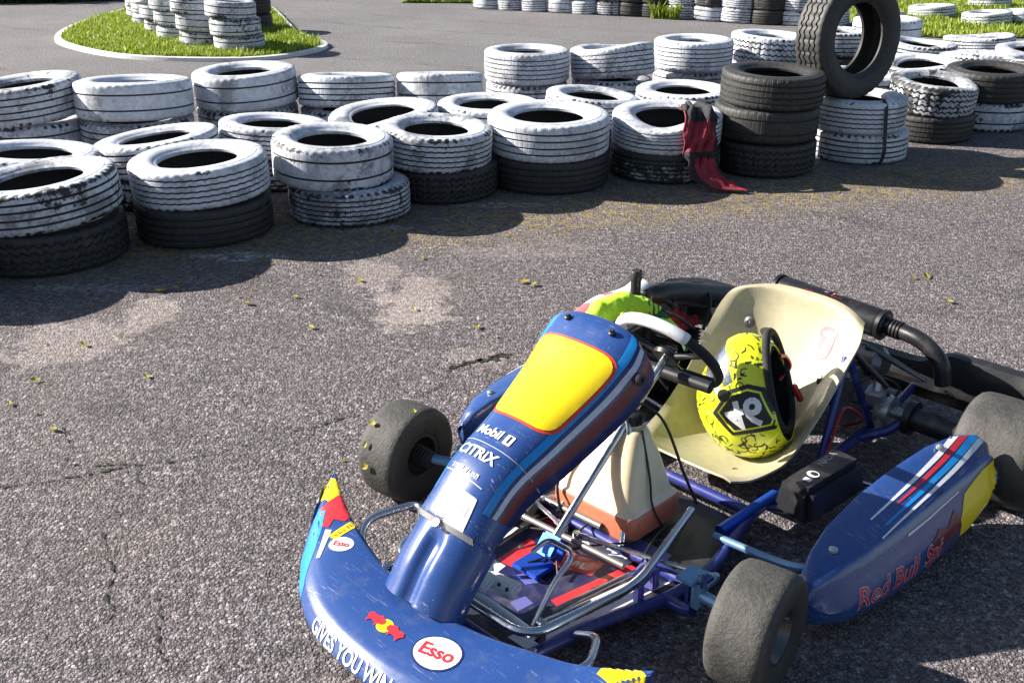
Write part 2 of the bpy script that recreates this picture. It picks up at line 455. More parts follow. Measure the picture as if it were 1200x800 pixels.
# stickers: polygons or words laid on to the real surface of a part
class Decal:
    def __init__(s, bm, origin, U, V, depth=.5):
        s.bm = bm
        s.o = Vector(origin); s.U = Vector(U).normalized()
        s.V = (Vector(V) - s.U * Vector(V).dot(s.U)).normalized()
        s.N = s.U.cross(s.V)
        s.depth = depth
        bm.faces.ensure_lookup_table()
        s.tree = BVHTree.FromBMesh(bm)
    def put(s, verts, faces, mi, off):
        new = []
        for (u, v) in verts:
            p = s.o + s.U * u + s.V * v
            h = s.tree.ray_cast(p + s.N * s.depth * .5, -s.N, s.depth)
            if h[0] is None: new.append(None); continue
            n = h[1]
            if n.dot(s.N) < 0: n = -n
            new.append(s.bm.verts.new(h[0] + n * off))
        for f in faces:
            if any(new[i] is None for i in f): continue
            try:
                fc = s.bm.faces.new([new[i] for i in f]); fc.material_index = mi; fc.smooth = True
                fc.normal_update()
                if fc.normal.dot(s.N) < 0: fc.normal_flip()
            except ValueError: pass
        for v in new:
            if v is not None and not v.link_faces: s.bm.verts.remove(v)
    def poly(s, pts, mi, off=.0012, g=.008):
        P = [Vector((a, b)) for a, b in pts]
        n = len(P)
        pts2 = []
        for i in range(n):
            a, b = P[i], P[(i + 1) % n]
            k = max(1, int((b - a).length / g))
            for j in range(k): pts2.append(a.lerp(b, j / k))
        m = len(pts2)
        xs = [p.x for p in pts2]; ys = [p.y for p in pts2]
        def inside(q):
            c = False
            j = m - 1
            for i in range(m):
                a, b = pts2[i], pts2[j]
                if (a.y > q.y) != (b.y > q.y) and q.x < (b.x - a.x) * (q.y - a.y) / (b.y - a.y) + a.x: c = not c
                j = i
            return c
        extra = []
        y = min(ys) + g * .5
        while y < max(ys):
            x = min(xs) + g * .5
            while x < max(xs):
                q = Vector((x, y))
                if inside(q) and min((q - p).length for p in pts2) > g * .45: extra.append(q)
                x += g
            y += g
        r = geometry.delaunay_2d_cdt(pts2 + extra, [], [list(range(m))], 1, 1e-6)
        s.put([(v.x, v.y) for v in r[0]], r[2], mi, off)
    def ellipse(s, cx, cy, a, b, mi, off=.0012, rot=0, g=.006):
        pts = []
        for k in range(28):
            t = 2 * PI * k / 28
            x, y = a * math.cos(t), b * math.sin(t)
            pts.append((cx + x * math.cos(rot) - y * math.sin(rot), cy + x * math.sin(rot) + y * math.cos(rot)))
        s.poly(pts, mi, off, g)
    def marks(s, cx, cy, w, h, n, mi, off=.0018, rot=0):
        """a line of worn print that can no longer be read"""
        rg = random.Random(int((cx * 7 + cy * 13 + n) * 1000))
        c, d = math.cos(rot), math.sin(rot)
        for i in range(n):
            x = (i + .5) / n * w - w / 2
            hw, hh = w / n * rg.uniform(.25, .42), h / 2 * rg.uniform(.7, 1)
            k = rg.choice((0, 1, 2))
            Q = [(x - hw, -hh), (x - hw * .3, -hh), (x - hw * .3, hh * .2), (x + hw * .4, hh * .3), (x + hw * .4, -hh), (x + hw, -hh), (x + hw, hh), (x - hw, hh)] if k == 0 else \
                [(x - hw, -hh), (x + hw, -hh), (x + hw, -hh * .5), (x - hw * .2, -hh * .4), (x - hw * .2, hh), (x - hw, hh)] if k == 1 else [(x - hw * .5, -hh), (x + hw * .4, -hh), (x + hw, hh), (x - hw * .1, hh)]
            s.poly([(cx + u * c - v * d, cy + u * d + v * c) for u, v in Q], mi, off, .01)
    def text(s, txt, cx, cy, size, mi, off=.0018, rot=0, shear=0, bold=.012, sx=1., align='CENTER'):
        cu = bpy.data.curves.new('lettering', 'FONT')
        cu.body = txt; cu.size = size; cu.shear = shear; cu.offset = bold * size
        cu.align_x = align; cu.align_y = 'CENTER'; cu.resolution_u = 3
        o = bpy.data.objects.new('lettering', cu)
        C.objects.link(o)
        bpy.context.view_layer.update()
        me = o.evaluated_get(bpy.context.evaluated_depsgraph_get()).to_mesh()
        tb = bmesh.new(); tb.from_mesh(me)
        bmesh.ops.triangulate(tb, faces=tb.faces[:])
        for _ in range(2):
            es = [e for e in tb.edges if e.calc_length() > size * .35]
            if es: bmesh.ops.subdivide_edges(tb, edges=es, cuts=1)
        bmesh.ops.triangulate(tb, faces=[f for f in tb.faces if len(f.verts) > 3])
        tb.verts.index_update()
        cr, sr = math.cos(rot), math.sin(rot)
        vs = []
        for v in tb.verts:
            x, y = v.co.x * sx, v.co.y
            vs.append((cx + x * cr - y * sr, cy + x * sr + y * cr))
        s.put(vs, [[v.index for v in f.verts] for f in tb.faces], mi, off)
        tb.free()
        bpy.data.objects.remove(o)
        bpy.data.curves.remove(cu)

def rrect(x0, x1, y0, y1, r, x0b=None, x1b=None):
    """rounded quad: bottom edge x0..x1 at y0, top edge x0b..x1b at y1"""
    x0b = x0 if x0b is None else x0b; x1b = x1 if x1b is None else x1b
    Q = [Vector((x0, y0, 0)), Vector((x1, y0, 0)), Vector((x1b, y1, 0)), Vector((x0b, y1, 0))]
    out = []
    for i in range(4):
        a, b, c = Q[i - 1], Q[i], Q[(i + 1) % 4]
        s = b + (a - b).normalized() * r; e = b + (c - b).normalized() * r
        for k in range(6):
            t = k / 5
            p = s * (1 - t) ** 2 + b * 2 * t * (1 - t) + e * t * t
            out.append((p.x, p.y))
    return out

# ------------------------------------------------------------------ tyres
def tyre_mesh(name, D, w, seed, tread='ribs', seg=144, ov=.012, dip=None, sag=.0):
    rg = random.Random(seed)
    R = D / 2
    r0 = R * .585
    pr = []   # r, z, paint, kind(0 plain,1 shoulder lug,2 groove wall)
    half = w / 2
    k_ = R - r0
    side = [(r0, -.30 * w, 1, 0), (r0 - .003, -.37 * w, 1, 0), (r0 + .006, -.405 * w, 1, 0), (r0 + .014, -.415 * w, 1, 0),
            (r0 + .017, -.432 * w, 1, 0), (r0 + .30 * k_, -.484 * w, 1, 0), (r0 + .46 * k_, -half, 1, 0), (r0 + .60 * k_, -.498 * w, 1, 0), (r0 + .66 * k_, -.497 * w, 1, 0), (r0 + .665 * k_, -.490 * w, 1, 0), (r0 + .76 * k_, -.482 * w, 1, 0),
            (R - .016, -.468 * w, 1, 1), (R - .0075, -.446 * w, .86, 1), (R - .003, -.412 * w, .80, 1), (R - .0012, -.36 * w, .94, 0)]
    pr += side
    gz = {'ribs': [-.26, -.09, .09, .26], 'fine': [-.28, -.14, 0, .14, .28], 'wide': [-.2, .2], 'block': [-.27, -.1, .1, .27]}[tread]
    gw = {'ribs': .0052, 'fine': .0042, 'wide': .0055, 'block': .006}[tread]
    gd = .0085
    for g in gz:
        z = g * w
        crown = R - .004 * (g / .4) ** 2
        pr += [(crown, z - gw, 1, 2), (crown - gd, z - gw * .55, .1, 2), (crown - gd, z + gw * .55, .1, 2), (crown, z + gw, 1, 2)]
    pr += [(r, -z, p, kd) for r, z, p, kd in side[::-1]]
    pr += [(r0 + .014, .34 * w, .3, 0), (r0 + .05, .40 * w, 0, 0), (R - .035, .38 * w, 0, 0), (R - .017, .25 * w, 0, 0),
           (R - .014, 0, 0, 0), (R - .017, -.25 * w, 0, 0), (R - .035, -.38 * w, 0, 0), (r0 + .05, -.40 * w, 0, 0), (r0 + .014, -.34 * w, .3, 0)]
    n = len(pr)
    rr = np.array([p[0] for p in pr])[None, :].repeat(seg, 0)
    zz = np.array([p[1] for p in pr])[None, :].repeat(seg, 0).copy()
    pp = np.array([p[2] for p in pr], float)[None, :].repeat(seg, 0)
    kk = np.array([p[3] for p in pr])
    k = np.arange(seg)
    th = 2 * PI * k / seg
    lug = ((k // (1 if seg < 150 else 2)) % 2 == 0)
    rr = rr.copy()
    rr[np.ix_(lug, kk == 1)] -= .0032
    pp[np.ix_(lug, kk == 1)] = .68
    if tread in ('block', 'fine'):
        zig = np.where((k // 2) % 2 == 0, 1, -1) * (.0045 if tread == 'block' else .0012)
        zz[:, kk == 2] += zig[:, None]
        if tread == 'block':
            cut = (k % 6 == 0)
            rr[np.ix_(cut, kk == 2)] -= .005
    a0 = rg.uniform(0, 6.28); a1 = rg.uniform(0, 6.28)
    rr *= (1 + ov * np.cos(2 * (th - a0)) + ov * .4 * np.cos(3 * (th - a1)))[:, None]
    zz += (sag * w * np.cos(2 * (th - a1)))[:, None] * (np.clip(zz / half, 0, 1))
    if dip:
        ang, wd, amt = dip
        d = (th - ang + PI) % (2 * PI) - PI
        e = np.exp(-(d / wd) ** 2)
        zz -= e[:, None] * amt * np.clip(zz / half + .2, 0, 1.2)
        rr -= e[:, None] * amt * .25
    X = rr * np.cos(th)[:, None]; Y = rr * np.sin(th)[:, None]
    verts = np.stack([X, Y, zz], -1).reshape(-1, 3)
    i = np.arange(seg)[:, None]; j = np.arange(n)[None, :]
    i2 = (i + 1) % seg; j2 = (j + 1) % n
    F = np.stack([i * n + j, i2 * n + j, i2 * n + j2, i * n + j2], -1).reshape(-1, 4)
    me = bpy.data.meshes.new(name)
    me.from_pydata(verts.tolist(), [], F.tolist())
    tm = np.zeros(n); tm[(np.array([p[0] for p in pr]) > R - .012) & (np.abs(np.array([p[1] for p in pr])) < .43 * w)] = 1
    tm[-9:] = 0
    a2 = me.attributes.new('treadmask', 'FLOAT', 'POINT'); a2.data.foreach_set('value', np.tile(tm, seg).astype(np.float32))
    at = me.attributes.new('paint', 'FLOAT', 'POINT')
    at.data.foreach_set('value', pp.reshape(-1).astype(np.float32))
    me.update()
    return me

TREADS = ['ribs', 'fine', 'ribs', 'block', 'wide', 'ribs']
tyre_no = 0
def tyre(x, y, z, label, group, D=.62, w=.19, paint=.9, grime=.3, tilt=(0, 0), tread=None, seg=176, dip=None, ov=.012, sag=0., rot=None, name='tyre'):
    """z = height of the tyre's underside"""
    global tyre_no
    tyre_no += 1
    tr = tread or TREADS[tyre_no % 6]
    me = tyre_mesh('tyre', D, w, tyre_no, tr, seg, ov, dip, sag)
    o = obj('tyre', me, TYRE)
    o.location = (x, y, z + w / 2)
    rz = random.Random(tyre_no * 3).uniform(0, 6.28) if dip is None else 0
    if rot is not None: o.rotation_euler = rot
    else: o.rotation_euler = (Matrix.Rotation(R_(tilt[0]), 3, 'X') @ Matrix.Rotation(R_(tilt[1]), 3, 'Y') @ Matrix.Rotation(rz, 3, 'Z')).to_euler()
    o.color = (paint, grime, 0, 1)
    return tag(o, label, 'tyre', group)

GF, GM, GB = 'tyres of the front row of the barrier', 'tyres of the middle row of the barrier', 'tyres of the back row of the barrier'
# front row, left to right: x, y, D, then tyres from the bottom up (width, paint, grime, tilt, extra, label)
front = [
 (-2.53, 4.02, .62, [(.19, .05, .2, (0, 0), {}, 'dark bottom tyre of the stack cut off by the left edge'),
                     (.19, .85, .3, (0, 0), {}, 'white top tyre of the stack cut off by the left edge')]),
 (-2.06, 4.37, .66, [(.185, .10, .5, (0, 0), {}, 'black tyre at the bottom of the leftmost big front stack, deep in shade'),
                     (.185, .80, .40, (1.5, -4.5), dict(tread='ribs'), 'big tilted white tyre with a black worn side on the leftmost front stack')]),
 (-1.47, 4.73, .63, [(.185, .03, .3, (0, 0), {}, 'black unpainted tyre under the bright white tyre second from left in front'),
                     (.185, .95, .22, (2, -2.5), dict(tread='fine'), 'bright white tyre with fine tread on a black one, second front stack from left')]),
 (-.90, 5.08, .60, [(.17, .80, .85, (0, 0), dict(dx=.08, dy=-.05), 'grey dirty white tyre at the bottom of the third front stack, sticking out forward'),
                    (.215, .86, .40, (2, 2), dict(tread='wide'), 'white tyre with few wide bands on a grey one, third front stack from left')]),
 (-.405, 5.43, .595, [(.17, .02, .3, (0, 0), dict(dx=.03), 'black tyre under the scuffed white tyre of the fourth front stack'),
                    (.19, .83, .45, (2.5, 3), dict(tread='fine'), 'scuffed white tyre leaning right on the fourth front stack from left')]),
 (.20, 5.65, .68, [(.18, .03, .3, (0, 0), {}, 'black tyre under the large clean white tyre in the middle of the front row'),
                   (.205, .96, .15, (2, 0), dict(tread='ribs'), 'large clean white tyre with four dark grooves in the middle of the front row')]),
 (.88, 5.84, .625, [(.17, .60, .55, (0, 0), {}, 'black tyre with a worn white patch below the dented white tyre'),
                   (.185, .93, .25, (3, 0), dict(tread='fine', dip=(-1.9, .75, .035), ov=.03), 'dented white tyre holding the dark red cloth over its rim')]),
 (1.48, 5.95, .59, [(.19, .16, .6, (0, 0), {}, 'lowest of the three unpainted black tyres, with faint white scrapes'),
                    (.19, .0, .1, (0, .5), dict(dx=-.01, tread='wide'), 'middle one of the three unpainted black tyres'),
                    (.185, .0, .1, (1.5, 1), dict(dx=.01, tread='ribs'), 'topmost of the three unpainted black tyres, beside the upright tyre')]),
 (2.10, 6.26, .58, [(.175, .88, .45, (0, 0), dict(dx=.03), 'lower of the two white tyres tied with a black strap'),
                    (.195, .95, .2, (0, 0), {}, 'upper of the two strapped white tyres, under the big upright black tyre')]),
 (2.76, 6.80, .58, [(.175, .20, .8, (0, 0), dict(ov=.03), 'dark tyre at the bottom of the stack just right of the strapped white tyres'),
                    (.20, .74, .85, (4, 2), dict(ov=.03, dip=(-.4, .7, .03)), 'grey worn white tyre with a sagging top just right of the strapped white tyres')]),
 (3.28, 7.15, .60, [(.19, .84, .65, (0, 0), {}, 'bluish white tyre at the bottom of the stack second right of the strapped tyres'),
                    (.20, .56, .9, (2, 0), dict(ov=.02), 'blackish tyre with rubbed off paint second right of the strapped tyres')]),
 (3.86, 7.58, .60, [(.19, .84, .5, (0, 0), {}, 'white tyre at the bottom of the last front stack at the right edge'),
                    (.20, .76, .7, (-2, -2), {}, 'worn white tyre on top of the last front stack at the right edge')]),
]
for x, y, D, st in front:
    z = 0
    for w, p, g, tl, kw, lab in st:
        kw = dict(kw); dx = kw.pop('dx', 0); dy = kw.pop('dy', 0)
        tyre(x + dx, y + dy, z, lab, GF, D, w, p, g, tl, **kw)
        z += w * 1.0
# middle row
MN = ['first', 'second', 'third', 'fourth', 'fifth', 'sixth', 'seventh']
mid = [(-2.36, 4.97, .62, .86, .4, (-3, 4)), (-1.85, 5.31, .62, .88, .3, (-1, -6)), (-1.32, 5.66, .58, .9, .3, (-2, 3)), (-.75, 6.00, .62, .84, .5, (2, -4)),
       (-.14, 6.22, .60, .93, .2, (1, 0)), (.50, 6.49, .56, .92, .3, (1, 5)), (1.10, 6.68, .58, .93, .2, (2, 0))]
for i, (x, y, D, p, g, tl) in enumerate(mid):
    tyre(x, y, 0, 'hidden bottom tyre of the %s middle row stack from the left' % MN[i], GM, D, .165, .7, .6)
    D = D * 1.03
    tyre(x, y, .165, '%s from the left of the white tyres showing between front and back row' % MN[i], GM, D, .17, p, g, tl, dip=((-2.2, .8, .04) if i == 3 else None), ov=.02)
for i, (x, y, p, g, tl, lab) in enumerate([
        (2.38, 7.12, .9, .3, (0, 3), 'white tyre lying flat behind the upright black tyre'),
        (3.00, 7.66, .82, .5, (3, -4), 'worn white tyre behind the sagging grey tyre at right'),
        (3.60, 8.06, .86, .35, (-3, 2), 'white tyre behind the blackish rubbed tyre at right'),
        (3.36, 8.75, .84, .5, (2, 4), 'worn white tyre beyond the worn white one, nearer the grass'),
        (4.02, 9.10, .88, .4, (-4, -2), 'white tyre farthest back before the grass verge at right'),
        (4.18, 8.42, .88, .35, (4, -3), 'white tyre behind the last front stack at the right edge')]):
    tyre(x, y, 0, 'hidden lower tyre under ' + lab, GM, .6, .17, .6, .6)
    tyre(x, y, .17, lab, GM, .6, .18, p, g, tl, ov=.03, sag=.06)
# back row
BN = ['first', 'second', 'third', 'fourth', 'fifth', 'sixth', 'seventh', 'eighth', 'ninth']
back = [(-2.97, 6.34, .66, .225, .86, .55, (2, -5), 'white tyre with black scuffs at the far left of the back row'),
        (-2.33, 6.39, .69, .225, .95, .25, (-4, 0), 'plain white tyre seen edge on, second from the left in the back row'),
        (-1.74, 6.79, .67, .225, .95, .25, (1, -2), 'white tyre with an open black hole, third in the back row before the gap'),
        (-1.09, 6.86, .64, .20, .93, .35, (-7, 0), 'white tyre just right of the gap in the back row, hole out of sight'),
        (-.48, 6.92, .57, .20, .93, .2, (-8, 0), 'smooth white tyre with a diagonal sheen, second right of the gap'),
        (.11, 7.68, .62, .225, .95, .25, (0, 0), 'white tyre with fine tread and open hole behind the middle of the wall'),
        (.75, 7.84, .62, .225, .95, .3, (-6, -4), 'buckled white tyre with herringbone tread in the back row'),
        (1.42, 8.25, .62, .225, .95, .25, (0, 0), 'white tyre in the back row with sunlit round rim, left of the black stack'),
        (2.10, 8.58, .66, .22, .9, .35, (0, 3), 'white tyre in the back row half hidden by the upright black tyre')]
for i, (x, y, D, w, p, g, tl, lab) in enumerate(back):
    tyre(x, y, 0, 'lower tyre of back row stack under ' + ' '.join(lab.replace(',', '').split()[:9]).rstrip(), GB, D * .98, w * .95, .84, .5)
    tyre(x, y, w * .95, lab, GB, D, w, p, g, tl, tread=('fine' if i in (5, 6, 7) else 'wide' if i in (1, 2, 4) else None), sag=.06 if i == 6 else 0)
tyre(2.78, 9.08, 0, 'dark tyre at the bottom of the stack seen through the upright tyre', GB, .6, .2, .2, .7)
tyre(2.78, 9.08, .2, 'worn white tyre seen through the hole of the upright tyre', GB, .6, .2, .75, .6)
tyre(3.42, 9.70, 0, 'black lower tyre right of the upright tyre in the back row', GB, .6, .17, .05, .4)
tyre(3.42, 9.70, .17, 'tall white tyre just right of the upright tyre, by the grass', GB, .6, .26, .95, .25, tread='wide')
# the upright black tyre
def stand_tyre():
    D, w = .68, .215
    zt = .175 + .195
    n = Vector((.50, -.86, .05)).normalized()      # its open side faces the camera's right
    o = tyre(2.10, 6.30, 0, 'big black tyre standing upright on the strapped white tyres', 'loose upright tyre', D, w, 0., .2, tread='block')
    del o['group']
    q = Vector((0, 0, 1)).rotation_difference(n)
    o.rotation_euler = q.to_euler()
    o.location = (1.97, 6.20, zt + D / 2 - .004)
stand_tyre()
# strap round the two white tyres
bm = bmesh.new()
cx, cy = 2.11, 6.26; a = R_(-78); Rr = .302
pts = []
d = Vector((math.cos(a), math.sin(a), 0)); s = Vector((-d.y, d.x, 0))
c0 = Vector((cx, cy, 0))
path = [c0 + d * (Rr + .010) + Vector((0, 0, .01)), c0 + d * (Rr + .032) + Vector((0, 0, .09)), c0 + d * (Rr + .02) + Vector((0, 0, .175)), c0 + d * (Rr + .004) + Vector((0, 0, .27)),
        c0 + d * (Rr - .012) + Vector((0, 0, .345)), c0 + d * (Rr - .05) + Vector((0, 0, .379)), c0 + d * (Rr - .09) + Vector((0, 0, .380))]
path = smooth_path(path, 5)
V = []
for p in path: V.append([bm.verts.new(p + s * .011), bm.verts.new(p - s * .011)])
for i in range(len(V) - 1): bm.faces.new((V[i][0], V[i][1], V[i + 1][1], V[i + 1][0]))
solidify(bm, .003)
tag(obj('strap', bm, SLATE), 'black strap pulled down over the two white tyres below the upright tyre', 'strap')

# tyres of the grass island and the far side
GI = 'tyre stacks on the grass island'
isl = [(-2.73, 10.62, .52, 3, 'nearest'), (-3.20, 10.95, .45, 3, 'second'), (-3.56, 11.35, .44, 3, 'third'), (-3.90, 11.95, .44, 3, 'fourth'), (-4.23, 12.60, .44, 3, 'fifth'), (-4.56, 13.36, .45, 3, 'sixth'), (-4.92, 14.3, .45, 3, 'farthest')]
LV = ['bottom', 'middle', 'top']
for x, y, D, n, nm in isl:
    for k in range(n):
        tyre(x + random.uniform(-.015, .015) - .03 * k, y, k * .165, '%s white tyre of the %s stack on the grass island' % (LV[k], nm), GI, D * random.uniform(.95, 1.04), .165, random.uniform(.78, .93) if k else .8, .5, (random.uniform(-3, 3), random.uniform(0, 5)), seg=64, tread='wide')
tyre(-3.35, 11.9, 0, 'dark tyre at the bottom behind the nearest island stacks', GI, .5, .2, .1, .5, seg=64)
tyre(-3.35, 11.9, .2, 'blackish worn tyre on top behind the nearest island stacks', GI, .5, .2, .3, .6, seg=64)
tyre(-3.0, 12.2, 0, 'black tyre lying behind the island stacks, close to the track', GI, .5, .2, .05, .5, seg=64)
tyre(-3.0, 12.2, .2, 'black tyre stacked behind the island, close to the track', GI, .5, .2, .1, .5, seg=64)
GR = 'tyres of the far row across the track'
far = [(-.30, 14.72, .95, 'first'), (.02, 14.56, .95, 'second'), (.34, 14.4, .95, 'third'), (.68, 14.24, .95, 'fourth'), (.98, 14.1, .95, 'fifth'), (1.30, 13.98, .75, 'sixth'), (1.58, 13.86, .08, 'seventh'),
       (1.86, 13.72, .35, 'eighth'), (2.18, 13.56, .85, 'ninth'), (2.50, 13.34, .88, 'tenth'), (2.80, 13.14, .9, 'eleventh'), (3.12, 12.98, .1, 'twelfth'), (3.46, 12.9, .88, 'thirteenth'), (3.80, 12.84, .9, 'fourteenth')]
for i, (x, y, p, nm) in enumerate(far):
    D = .5 if i > 4 else .46
    c = 'white' if p > .6 else 'dark'
    for k in range(2 if i > 4 else 2):
        tyre(x, y, k * .17, '%s %s tyre of the %s stack from the left in the far row' % (LV[2 * k], c, nm), GR, D, .17, p if not (i == 9 and k) else .6, .35, (0, random.uniform(-3, 3)), seg=56)
for x, y, lab in ((5.30, 13.5, 'low white tyre half sunk in the far right grass'), (5.67, 12.75, 'round white tyre lying on the bright grass at far right'), (6.20, 13.0, 'white tyre on the grass cut by the right edge'),
                  (6.5, 14.6, 'white tyre at the far end of the right grass'), (4.45, 12.9, 'white tyre at the left end of the right grass')):
    tyre(x, y, -.03, lab, 'tyres lying on the far right grass', .56, .19, .92, .35, (random.uniform(-4, 4), random.uniform(-4, 4)), seg=64)

# dark red cloth hanging from the dented tyre down to the ground
def cloth():
    bm = bmesh.new()
    ctr = smooth_path([(.99, 5.86, .365), (1.02, 5.72, .382), (1.025, 5.60, .362), (1.02, 5.535, .27), (1.015, 5.515, .20), (1.03, 5.50, .14), (1.07, 5.45, .07), (1.14, 5.40, .022), (1.25, 5.36, .014)], 10)
    wd = [.05, .08, .095, .10, .09, .08, .11, .09, .025]
    n = len(ctr) - 1
    rg = random.Random(5)
    V = []
    for i, p in enumerate(ctr):
        f = i / n * (len(wd) - 1); a = int(min(f, len(wd) - 2)); w = wd[a] + (wd[a + 1] - wd[a]) * (f - a)
        row = []
        for j in range(41):
            u = j / 40 * 2 - 1
            w2 = w * (1 + .18 * noise.noise(Vector((i * .13, u, 2))))
            q = p + Vector((u * w2 * .95, .32 * u * w * .4, 0))
            wob = noise.noise(Vector((u * 2.2, i * .16, 3.1))) * .022 + .010 * math.cos(u * 5 + i * .2) + .007 * math.cos(u * 12 + i * .33 + 2 * noise.noise(Vector((u, i * .1, 0)))) + .004 * noise.noise(Vector((u * 7, i * .5, 8)))
            T = (ctr[min(i + 1, n)] - ctr[max(i - 1, 0)]).normalized()
            nn = T.cross(Vector((1, .1, 0))).normalized()
            if nn.y > 0 and nn.z < .3: nn = -nn
            if nn.z < -.2: nn = -nn
            q += nn * (wob + .012) * (1 if i < n * .55 else max(.12, 1 - (i / n - .55) * 2.6))
            q.z = max(q.z, .012)
            row.append(bm.verts.new(q))
        V.append(row)
    for i in range(n):
        for j in range(40):
            f = bm.faces.new((V[i][j], V[i][j + 1], V[i + 1][j + 1], V[i + 1][j]))
            k = i / n
            f.material_index = 1 if (k < .28 or .50 < k < .58 or (j < 9 and k > .5) or (j > 36 and k < .8)) else 0
    solidify(bm, .006)
    o = obj('cloth', bm, [DKRED, BLKF])
    tag(o, 'dark red and black cloth hanging over the dented white tyre on to the asphalt', 'cloth')
cloth()

# ------------------------------------------------------------------ ground and greenery
bm = bmesh.new()
S = 400
for v in ((-S, -60), (S, -60), (S, S), (-S, S)): bm.verts.new((v[0], v[1], 0))
bm.faces.new(bm.verts[:])
tag(obj('ground', bm, GROUND, smooth=False), kind='structure')

def strip(bm, pts, w, z, mi=0, jit=0.):
    P = [Vector((*p, z)) for p in pts]
    V = []
    for i, p in enumerate(P):
        T = (P[min(i + 1, len(P) - 1)] - P[max(i - 1, 0)]).normalized()
        s = Vector((-T.y, T.x, 0))
        ww = w * (random.uniform(1 - jit, 1 + jit) * max(.0, .75 + 2.2 * noise.noise(p * 42) + 1.0 * noise.noise(p * 9)) if jit else 1)
        V.append((bm.verts.new(p + s * ww / 2), bm.verts.new(p - s * ww / 2)))
    for i in range(len(V) - 1):
        bm.faces.new((V[i][0], V[i][1], V[i + 1][1], V[i + 1][0]))

def crackline(pts):
    out = []
    for i in range(len(pts) - 1):
        a, b = Vector((*pts[i], 0)), Vector((*pts[i + 1], 0))
        k = max(2, int((b - a).length / .006))
        for j in range(k):
            p = a.lerp(b, j / k)
            out.append((p.x + .016 * noise.noise(p * 13) + .009 * noise.noise(p * 70), p.y + .016 * noise.noise(p * 13 + Vector((5, 1, 2))) + .009 * noise.noise(p * 70 + Vector((3, 9, 2)))))
    out.append(pts[-1])
    return out
bm = bmesh.new()
for L, w in (([(-1.29, 2.53), (-1.07, 2.53), (-.89, 2.58), (-.69, 2.70), (-.53, 2.81), (-.42, 2.86), (-.28, 2.98), (-.21, 3.08), (-.22, 3.17), (-.15, 3.22), (-.04, 3.27), (.03, 3.29)], .0042),
             ([(-1.07, 2.25), (-1., 2.1), (-.95, 1.97), (-.9, 1.84)], .004), ([(-.74, 1.71), (-.79, 1.81), (-.82, 1.93)], .0032), ([(-1.37, 2.76), (-1.28, 2.6), (-1.29, 2.53)], .0042),
             ([(-1.07, 2.53), (-1.0, 2.38), (-1.07, 2.25)], .0032), ([(-.23, 3.16), (-.16, 3.215), (-.09, 3.24), (.0, 3.285)], .022), ([(-1.6, 2.4), (-1.35, 2.42), (-1.07, 2.53)], .005)):
    strip(bm, crackline(L), w, .003, jit=.75)
tag(obj('asphalt_crack', bm, CRACK, smooth=False), kind='structure')

island = [(-4.95, 11.55), (-4.48, 10.80), (-3.72, 10.16), (-2.84, 9.97), (-2.25, 10.15), (-1.93, 10.90), (-2.45, 12.0), (-3.30, 14.6), (-3.9, 15.6), (-4.9, 15.6), (-5.15, 14.4), (-5.18, 12.75)]
ip = [(p.x, p.y) for p in smooth_path([(*p, 0) for p in island], 6, closed=True)]
bm = bmesh.new()
vs = [bm.verts.new((x, y, .03)) for x, y in ip]; bm.faces.new(vs)
lo = [bm.verts.new((x, y, -.01)) for x, y in ip]
for i in range(len(vs)): bm.faces.new((vs[i], lo[i], lo[(i + 1) % len(lo)], vs[(i + 1) % len(vs)]))
tag(obj('grass_island_soil', bm, SOIL, smooth=False), kind='structure')
bm = bmesh.new()
prof = [(-.035, 0), (-.03, .034), (.035, .036), (.045, 0)]
rings = []
N = len(ip)
for i in range(N):
    T = Vector((ip[(i + 1) % N][0] - ip[i - 1][0], ip[(i + 1) % N][1] - ip[i - 1][1], 0)).normalized()
    s = Vector((-T.y, T.x, 0))
    rings.append([bm.verts.new(Vector((*ip[i], 0)) + s * a + Vector((0, 0, b))) for a, b in prof])
for i in range(N):
    for k in range(3): bm.faces.new((rings[i][k], rings[i][k + 1], rings[(i + 1) % N][k + 1], rings[(i + 1) % N][k]))
bmesh.ops.recalc_face_normals(bm, faces=bm.faces[:])
tag(obj('kerb', bm, CURBW), kind='structure')

def inpoly(x, y, P):
    c = False; j = len(P) - 1
    for i in range(len(P)):
        if (P[i][1] > y) != (P[j][1] > y) and x < (P[j][0] - P[i][0]) * (y - P[i][1]) / (P[j][1] - P[i][1]) + P[i][0]: c = not c
        j = i
    return c
def grass(name, P, count, h, z0=.02, mat=GRASS, wd=.014):
    rg = random.Random(count)
    xs = [p[0] for p in P]; ys = [p[1] for p in P]
    vv, ff = [], []
    k = 0
    while k < count:
        x, y = rg.uniform(min(xs), max(xs)), rg.uniform(min(ys), max(ys))
        if not inpoly(x, y, P): continue
        k += 1
        cl = .45 + .9 * (noise.noise(Vector((x * 2.3, y * 2.3, 0))) * .5 + .5) + .3 * noise.noise(Vector((x * 9, y * 9, 4)))
        hh = h * rg.uniform(.5, 1.3) * max(.25, cl)
        a = rg.uniform(0, 6.28); b = a + rg.uniform(-.6, .6)
        dx, dy = math.cos(a) * wd * rg.uniform(.6, 1.3), math.sin(a) * wd
        lx, ly = -math.sin(b) * hh * rg.uniform(.1, .8), math.cos(b) * hh * rg.uniform(.1, .8)
        n = len(vv)
        vv += [(x - dx, y - dy, z0), (x + dx, y + dy, z0), (x + dx * .6 + lx * .5, y + dy * .6 + ly * .5, z0 + hh * .65), (x + lx, y + ly, z0 + hh)]
        ff += [(n, n + 1, n + 2), (n, n + 2, n + 3)]
    me = bpy.data.meshes.new(name); me.from_pydata(vv, [], ff); me.update()
    return tag(obj(name, me, mat, smooth=False), kind='stuff')
o = grass('island_grass', [(x * .97 - .1, y * .985 + .18) for x, y in ip], 42000, .06, wd=.009)
